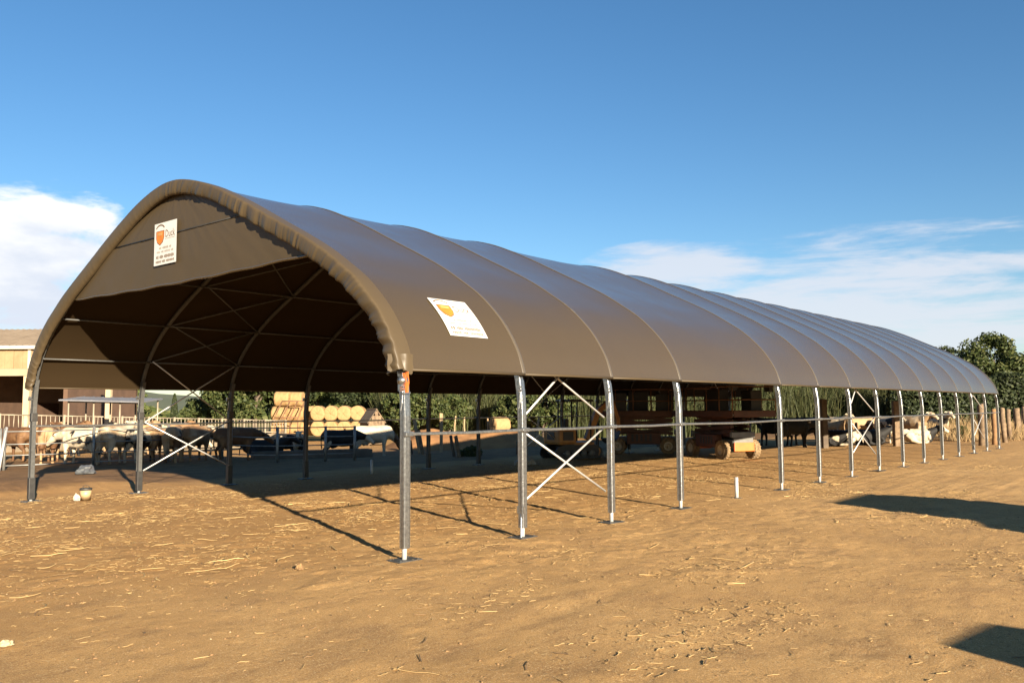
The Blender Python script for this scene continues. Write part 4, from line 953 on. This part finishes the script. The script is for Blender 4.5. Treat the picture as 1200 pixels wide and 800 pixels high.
pebbles('gravel_bits', 500, .003, .009, MATS['pale_stone'], (-7.5, 12, -8.4, 8), dn2, 'pale gravel bits scattered over the dirt', 'gravel')

# ------------------------------------------------------------------ trees, reeds, hedge, hills
def leaf_mat(name, a, b_, c):
    m = bpy.data.materials.new(name); m.use_nodes = True; t = m.node_tree; p = t.nodes['Principled BSDF']; p.inputs['Roughness'].default_value = .6; p.inputs['Specular IOR Level'].default_value = .25
    ge = N(t, 'ShaderNodeNewGeometry'); cr = N(t, 'ShaderNodeValToRGB'); e = cr.color_ramp.elements
    e[0].position = 0; e[0].color = a+(1,); e[1].position = 1; e[1].color = c+(1,); k = e.new(.55); k.color = b_+(1,)
    t.links.new(ge.outputs['Random Per Island'], cr.inputs[0]); t.links.new(cr.outputs[0], p.inputs['Base Color'])
    tr = N(t, 'ShaderNodeBsdfTranslucent'); t.links.new(cr.outputs[0], tr.inputs[0]); mx = N(t, 'ShaderNodeMixShader', inp={0: .22}); t.links.new(p.outputs[0], mx.inputs[1]); t.links.new(tr.outputs[0], mx.inputs[2])
    t.links.new(mx.outputs[0], t.nodes['Material Output'].inputs[0]); return m
LM = [leaf_mat('olive_leaves', (.028, .040, .011), (.048, .064, .018), (.09, .094, .029)), leaf_mat('dark_leaves', (.016, .024, .009), (.028, .038, .014), (.05, .06, .022)), leaf_mat('fresh_leaves', (.055, .080, .022), (.09, .115, .032), (.15, .16, .055)), leaf_mat('reed_leaves', (.036, .044, .016), (.056, .066, .023), (.10, .095, .038))]
bark = mat('bark', (.11, .08, .055), .9, 0, (.07, .05, .035), 6, .02, 10)
def leaf_cloud(P, Nn, size, rs, flat=.0):
    """bent leaf-clump quads at points P facing roughly Nn"""
    n = len(P); d = Nn+rs.normal(0, .7, (n, 3)); d /= np.linalg.norm(d, axis=1)[:, None]+1e-9
    r_ = rs.normal(0, 1, (n, 3)); a = np.cross(d, r_); a /= np.linalg.norm(a, axis=1)[:, None]+1e-9; b_ = np.cross(d, a)
    s = size*rs.uniform(.5, 1.35, n)[:, None]; k = rs.uniform(.4, .8, n)[:, None]
    V = np.stack([P-a*s, P-b_*s*k+d*s*.18, P+a*s*.9, P+b_*s*k-d*s*.22], 1)
    return V.reshape(-1, 3), np.arange(n*4).reshape(n, 4)
def tree_meshes(seed, H, Rx, leaf, n, lm, shape='round', bare=.18):
    """trunk with limbs, crown of leaf clumps in many small puffs; base at the origin"""
    rs = np.random.RandomState(seed); mb = MB(); tips = []
    if shape == 'cypress':
        mb.tube([(0, 0, -.3), (0, 0, H*.5), (0, 0, H*.9)], [.16, .10, .03], 7)
        z = rs.uniform(.03, 1, n)**.9; rad = Rx*np.minimum(1, z*6)*(1-z)**.55*np.sqrt(rs.uniform(.3, 1, n)); an = rs.uniform(0, 6.28, n)
        P = np.stack([rad*np.cos(an), rad*np.sin(an), z*H], -1); Nn = np.stack([np.cos(an), np.sin(an), np.full(n, .4)], -1)
    else:
        pts = [Vector((0, 0, -.3)), Vector((rs.normal(0, .1), rs.normal(0, .1), H*.22)), Vector((rs.normal(0, .2), rs.normal(0, .2), H*.45)), Vector((rs.normal(0, .25), rs.normal(0, .25), H*.75))]
        r0 = .022*H+.05; mb.tube(pts, [r0*1.25, r0, r0*.7, r0*.2], 8)
        nl = 11
        for k in range(nl):
            an = 2*pi*k/nl*1.9+rs.uniform(-.4, .4); u = rs.uniform(.2, .7); st = Vector((0, 0, H*(bare+.45*u)))
            en = Vector((cos(an)*Rx*rs.uniform(.5, .85), sin(an)*Rx*rs.uniform(.5, .85), H*(.35+.5*u+rs.uniform(-.05, .1)))); md = st.lerp(en, .5)+Vector((0, 0, .04*H))
            mb.tube([st, md, en], [r0*.45, r0*.28, r0*.08], 6); tips.append(en); tips.append(md)
        cen = []; 
        for k in range(46):
            v = rs.normal(0, 1, 3); v /= np.linalg.norm(v); q = rs.uniform(.45, 1)**.5
            zz = .60+.40*v[2]*q; wid = (1-.35*max(0, zz-.6)/.4)*(1 if zz > .35 else .75)
            cen.append((v[0]*Rx*q*wid*rs.uniform(.7, 1.02), v[1]*Rx*q*wid*rs.uniform(.7, 1.02), max(zz, bare+.05)*H*rs.uniform(.93, 1.02)))
        cen += [tuple(t_) for t_ in tips]; cen = np.array(cen); pr = rs.uniform(.10, .21, len(cen))*H*.75*(.6+.4*Rx/(H*.4))
        ci = rs.choice(len(cen), n, p=pr**2/np.sum(pr**2)); v = rs.normal(0, 1, (n, 3)); v /= np.linalg.norm(v, axis=1)[:, None]; q = rs.uniform(.15, 1, n)[:, None]**.5
        P = cen[ci]+v*q*pr[ci][:, None]*np.array([1, 1, .75]); P[:, 2] = np.maximum(P[:, 2], .05*H); Nn = v+np.array([0, 0, .35])
    V, F = leaf_cloud(P, Nn, leaf, rs)
    return np_mesh('crown', V, F, lm), mb.mesh('trunk', bark, True)
TM = {'olive': tree_meshes(1, 9, 3.8, .19, 13000, LM[0]), 'dark': tree_meshes(2, 9, 3.6, .19, 13000, LM[1]), 'fresh': tree_meshes(3, 8, 3.0, .18, 10500, LM[2]), 'big': tree_meshes(4, 11, 5.2, .20, 24000, LM[0], bare=.08), 'bush': tree_meshes(5, 4, 2.6, .14, 8000, LM[0], bare=.02), 'cypress': tree_meshes(6, 8, 1.1, .22, 3200, LM[1], 'cypress')}
def tree(label, kind, px, d, s, rz=None, z=0, sx=1.0, name='tree', cat='tree', grp='trees beyond the yard'):
    p = at(px, d); root = tag(link(name, None, None, (p.x, p.y, z), rng.uniform(0, 6.28) if rz is None else rz), label, cat, grp); root.scale = (s*sx, s*sx, s)
    c, t_ = TM[kind]; link('trunk', t_, root); link('crown', c, root); return root
for a in [
 ('leafy tree right of the barn behind the small grey roof', 'olive', 82, 62, .72), ('bushy tree behind the cream concrete column', 'olive', 118, 64, .62), ('low green tree right of the cream column', 'fresh', 150, 74, .55), 
 ('pointed dark cypress against the far blue hill', 'cypress', 205, 150, .62, 0, 0, 1.15, 'cypress_tree'), ('round bush right of the far cypress', 'bush', 240, 88, .9), ('tree left of the tall bale stack', 'olive', 268, 84, .82), ('second tree left of the tall bale stack, close to the bales', 'olive', 300, 82, .92),
 ('green tree behind the tall bale stack', 'dark', 338, 86, .9), ('pale leafy tree behind the row of low bales', 'fresh', 372, 92, .8), ('dark tree rising behind the small hut', 'dark', 425, 84, .8), ('olive tree right of the small hut', 'olive', 462, 82, .75), ('dark leafy tree behind the thin pale posts', 'dark', 562, 78, .62),
 ('green bush before the reeds, above the thick leaning pale post', 'bush', 480, 69, .95), ('green bush before the reeds, right of the tall square post', 'bush', 526, 69.5, .8), ('green bush before the reeds, right of the single bale', 'bush', 606, 69, .85), ('green bush before the reeds, left of the digger', 'bush', 636, 68, 1.0),
 ('dark tree behind the digger', 'dark', 650, 84, .7), ('dark leafy tree behind the shaded lift, left one', 'dark', 715, 82, .7), ('dark leafy tree behind the shaded lift, right one', 'olive', 770, 85, .75), ('tree behind the sunlit lift', 'olive', 835, 84, .78), 
 ('tree behind the black cows', 'fresh', 905, 78, .8), ('green tree behind the dark square post', 'olive', 962, 80, .78), ('green tree behind the distant cross brace', 'fresh', 1015, 82, .8), ('green tree behind the cream standing cow', 'olive', 1062, 84, .8),
 ('low tree peeping over the far end of the roof', 'dark', 1100, 92, .93), ('tall broad tree rising beyond the far end of the roof', 'big', 1162, 80, .775), ('dark round tree at the right edge behind the tall tree', 'dark', 1204, 86, .86), ('tree outside the right edge beyond the hedge', 'big', 1262, 84, .8), ('low dark tree between the roof end and tall tree', 'dark', 1128, 96, .92)]: tree(*a)
for a in [('scrubby dark bush growing in the shade below the thin posts', 'bush', 551, 38.5, .22, None, -.42), ('dry low bush behind the last shelter posts', 'bush', 1122, 52, .22)]: tree(*a, name='bush', cat='bush', grp='low bushes')
# dark hedge on the right
rs = np.random.RandomState(12)
def hedge(name, label, pxa, da, pxb, db, h, depth, n, lm, leaf, z0=0):
    A, B = at(pxa, da), at(pxb, db); ax = B-A; nn = Vector((-ax.y, ax.x, 0)).normalized(); root = thing(name, label, 'hedge', A)
    u = rs.uniform(0, 1, n); v = rs.uniform(-1, 1, n); w = rs.uniform(0, 1, n)**.8
    top = h*(.86+.28*vnoise(u*ax.length*.6, 0*u, 71)); z = w*top; sh = depth*(.5+.5*np.sqrt(1-(w*.9)**2))*(.8+.4*vnoise(u*ax.length*.9, w*4, 72)); v = np.sign(v)*np.abs(v)**.35
    P = np.stack([ax.x*u+nn.x*v*sh/2, ax.y*u+nn.y*v*sh/2, z0+z], -1); Nn = np.stack([nn.x*v, nn.y*v, .3+w], -1)
    V, F = leaf_cloud(P, Nn, leaf, rs); link('foliage', np_mesh('foliage', V, F, lm), root)
    nst = int(ax.length/1.2)
    for k in range(nst):
        p = ax*((k+.5)/nst); mb = MB(); mb.tube([(p.x, p.y, -.2), (p.x+.1, p.y, h*.7)], [.05, .02], 5); mb.build('stem', bark, root, True)
hedge('hedge', 'tall dark hedge beyond the fence posts at the right', 1040, 70, 1330, 66, 4.5, 2.2, 26000, LM[1], .14)
# reed bed: thin tall canes nobody could count
n = 15000; u = rs.uniform(0, 1, n); A, B = at(440, 72), at(1095, 74); dpt = rs.uniform(0, 5, n); ax = B-A; nn = Vector((-ax.y, ax.x, 0)).normalized()
px_ = A.x+ax.x*u+nn.x*dpt; py_ = A.y+ax.y*u+nn.y*dpt; hh = rs.uniform(2.6, 5.2, n)*(.75+.5*vnoise(u*40, 0*u, 81)); lx = rs.normal(0, .42, n); ly = rs.normal(0, .42, n); w = rs.uniform(.016, .04, n); an = rs.uniform(0, 3.14, n)
V = np.zeros((n, 4, 2, 3))
for s in range(4):
    k = s/3; ww = w*(1-.75*k)
    for q, sg in ((0, -1), (1, 1)):
        V[:, s, q, 0] = px_+lx*k*k*hh*.35+sg*np.cos(an)*ww; V[:, s, q, 1] = py_+ly*k*k*hh*.35+sg*np.sin(an)*ww; V[:, s, q, 2] = -.5+hh*k
F = np.concatenate([(np.arange(n)*8)[:, None]+np.array([s*2, s*2+1, s*2+3, s*2+2]) for s in range(3)])
m_ = 34000; ui = rs.randint(0, n, m_); kk = rs.uniform(.2, 1, m_); PL = np.stack([px_[ui]+lx[ui]*kk*kk*hh[ui]*.35, py_[ui]+ly[ui]*kk*kk*hh[ui]*.35, -.5+hh[ui]*kk], -1)
an = rs.uniform(0, 6.28, m_); ln = rs.uniform(.25, .6, m_); dr = np.stack([np.cos(an), np.sin(an), rs.uniform(.2, 1.2, m_)], -1)*ln[:, None]; sd = np.stack([-np.sin(an), np.cos(an), 0*an], -1)*.035
VL = np.stack([PL-sd, PL+sd, PL+dr+sd*.3, PL+dr-sd*.3], 1).reshape(-1, 3)
tag(stuff(link('reed_bed', np_mesh('reed_bed', np.concatenate([V.reshape(-1, 3), VL]), np.concatenate([F, np.arange(m_*4).reshape(-1, 4)+n*8]), LM[3]))), 'tall pale green reeds in a belt behind the yard', 'reeds')
# dry weeds along the bank on the right
n = 4500; A, B = at(1120, 50), at(1270, 53); u = rs.uniform(0, 1, n); dpt = rs.uniform(0, 4.5, n); ax = B-A; nn = Vector((-ax.y, ax.x, 0)).normalized(); x = A.x+ax.x*u+nn.x*dpt; y = A.y+ax.y*u+nn.y*dpt; an = rs.uniform(0, 6.28, n); h_ = rs.uniform(.15, .65, n)*(.4+1.2*vnoise(x*.6, y*.6, 91)); z = .16*dpt-.02
sd = np.stack([-np.sin(an), np.cos(an), 0*an], -1)*.012; P0 = np.stack([x, y, z], -1); P1 = P0+np.stack([np.cos(an)*h_*.5, np.sin(an)*h_*.5, h_], -1)
tag(stuff(link('dry_weeds', np_mesh('dry_weeds', np.stack([P0-sd, P0+sd, P1+sd*.3, P1-sd*.3], 1).reshape(-1, 3), np.arange(n*4).reshape(-1, 4), mat('dry_weed', (.24, .155, .07), .9, 0, (.36, .25, .12), 3)))), 'dry brown weeds below the fence posts at the right', 'weeds')
# far belt of trees that reads as one mass, and hills behind
n = 26000; th = rs.uniform(-.75, .95, n)+YAW; dd = 190+rs.uniform(0, 50, n)+30*np.sin(th*7); hill_gap = 1-.8*np.exp(-(((th-YAW)+.375)/.045)**2)
hp = (5.0+3.2*vnoise(th*60, 0*th, 95)+2.5*vnoise(th*170, 0*th, 96))*hill_gap; zz = hp*rs.uniform(0, 1, n)**.7; P = np.stack([CAM.x+np.sin(th)*dd, CAM.y+np.cos(th)*dd, zz], -1); Nn = np.stack([-np.sin(th), -np.cos(th), .6+0*th], -1)
V, F = leaf_cloud(P, Nn, .9, rs); tag(stuff(link('distant_wood', np_mesh('distant_wood', V, F, LM[0]))), 'far belt of dark trees along the horizon', 'woodland')
rows = []
for i in range(81):
    a = YAW-1.2+2.5*i/80; row = []
    for j in range(9):
        d = 1100+j*160; hgt = .46*(22+26*float(vnoise(a*9, 3, 97))+10*float(vnoise(a*31, 8, 98)))*sin(pi*min(1, j/8+.02))*(1+.9*math.exp(-((a-YAW+.37)/.12)**2)); row.append((CAM.x+sin(a)*d, CAM.y+cos(a)*d, hgt-2))
    rows.append(row)
mb = MB(); mb.grid(rows); struct(mb.build('hills', mat('wooded_hills', (.050, .065, .030), .95, 0, (.075, .085, .04), .01), None, True))

# ------------------------------------------------------------------ unseen vehicles, added and shaped to cast the shadows at the right
vw = mat('van_white_paint', (.66, .66, .64), .35, 0, (.6, .6, .58), 2); vg = mat('vehicle_glass', (.02, .025, .03), .08); vb = mat('vehicle_black', (.02, .02, .02), .6); tyr = mat('road_tyre', (.03, .03, .03), .85); stl = mat('steel_rim', (.35, .35, .36), .4, .8)
bv = thing('shadow_van', 'small white box van added beyond the right edge to cast a shadow', 'van', (7.0, -13.5, 0), pi)
mb = MB(); mb.bbox((-.55, 0, 1.92), (2.6, 2.0, 2.2), .05); mb.build('cargo_box', vw, bv)
mb = MB(); mb.sweep([(.80, 0, .45), (.80, 0, 1.2), (.85, 0, 2.1), (1.5, 0, 2.12)], rect(1.7, .05), upv=(1, 0, .3)); 
mb = MB(); mb.v = []; prof = [(.80, .45), (2.05, .45), (2.10, .95), (1.85, 1.15), (1.50, 2.05), (.80, 2.15)]
mb.add([(x, -.85, z) for x, z in prof]+[(x, .85, z) for x, z in prof], [tuple(range(5, -1, -1)), tuple(range(6, 12))]+[(i, (i+1) % 6, 6+(i+1) % 6, 6+i) for i in range(6)]); mb.build('cab', vw, bv)
mb = MB(); mb.add([(1.875, -.75, 1.18), (1.875, .75, 1.18), (1.535, .72, 2.0), (1.535, -.72, 2.0)], [(0, 1, 2, 3)]); mb.build('windscreen', vg, bv)
for s in (-1, 1):
    mb = MB(); mb.add([(.95, s*.857, 1.2), (1.68, s*.857, 1.2), (1.42, s*.857, 1.95), (.95, s*.857, 1.98)], [(0, 1, 2, 3)]); mb.build('side_window', vg, bv)
    mb = MB(); mb.bbox((2.09, s*.62, .72), (.06, .3, .18), .02); mb.build('headlight', white_zinc, bv)
    for x in (-1.2, 1.4): wheel(bv, (x, s*.82, .34), .34, .22, tyr, stl)
mb = MB(); mb.bbox((.1, 0, .62), (3.8, .8, .25), .02); mb.build('frame', vb, bv)
pu = thing('pickup', 'grey pickup added out of view at the right to cast a shadow', 'pickup', (-1.9, -13.75, 0), 0)
pg = mat('pickup_grey_paint', (.20, .21, .22), .3, .3, (.18, .19, .2), 2); prof = [(-2.5, .5), (2.4, .5), (2.45, .85), (2.2, 1.02), (1.15, 1.08), (.55, 1.68), (-.55, 1.72), (-.75, 1.1), (-2.5, 1.05)]; k = len(prof)
mb = MB(); mb.add([(x, -.86, z) for x, z in prof]+[(x, .86, z) for x, z in prof], [tuple(range(k-1, -1, -1)), tuple(range(k, 2*k))]+[(i, (i+1) % k, k+(i+1) % k, k+i) for i in range(k)]); mb.build('body', pg, pu)
for s in (-1, 1):
    mb = MB(); mb.add([(-.6, s*.867, 1.15), (.98, s*.867, 1.15), (.5, s*.867, 1.62), (-.5, s*.867, 1.65)], [(0, 1, 2, 3)]); mb.build('side_window', vg, pu)
    mb = MB(); mb.bbox((2.42, s*.6, .78), (.06, .36, .16), .02); mb.build('headlight', white_zinc, pu)
    for x in (-1.55, 1.5): wheel(pu, (x, s*.80, .37), .37, .24, tyr, stl)
mb = MB(); mb.add([(1.12, -.74, 1.11), (1.12, .74, 1.11), (.585, .70, 1.665), (.585, -.70, 1.665)], [(0, 1, 2, 3)]); mb.build('windscreen', vg, pu)
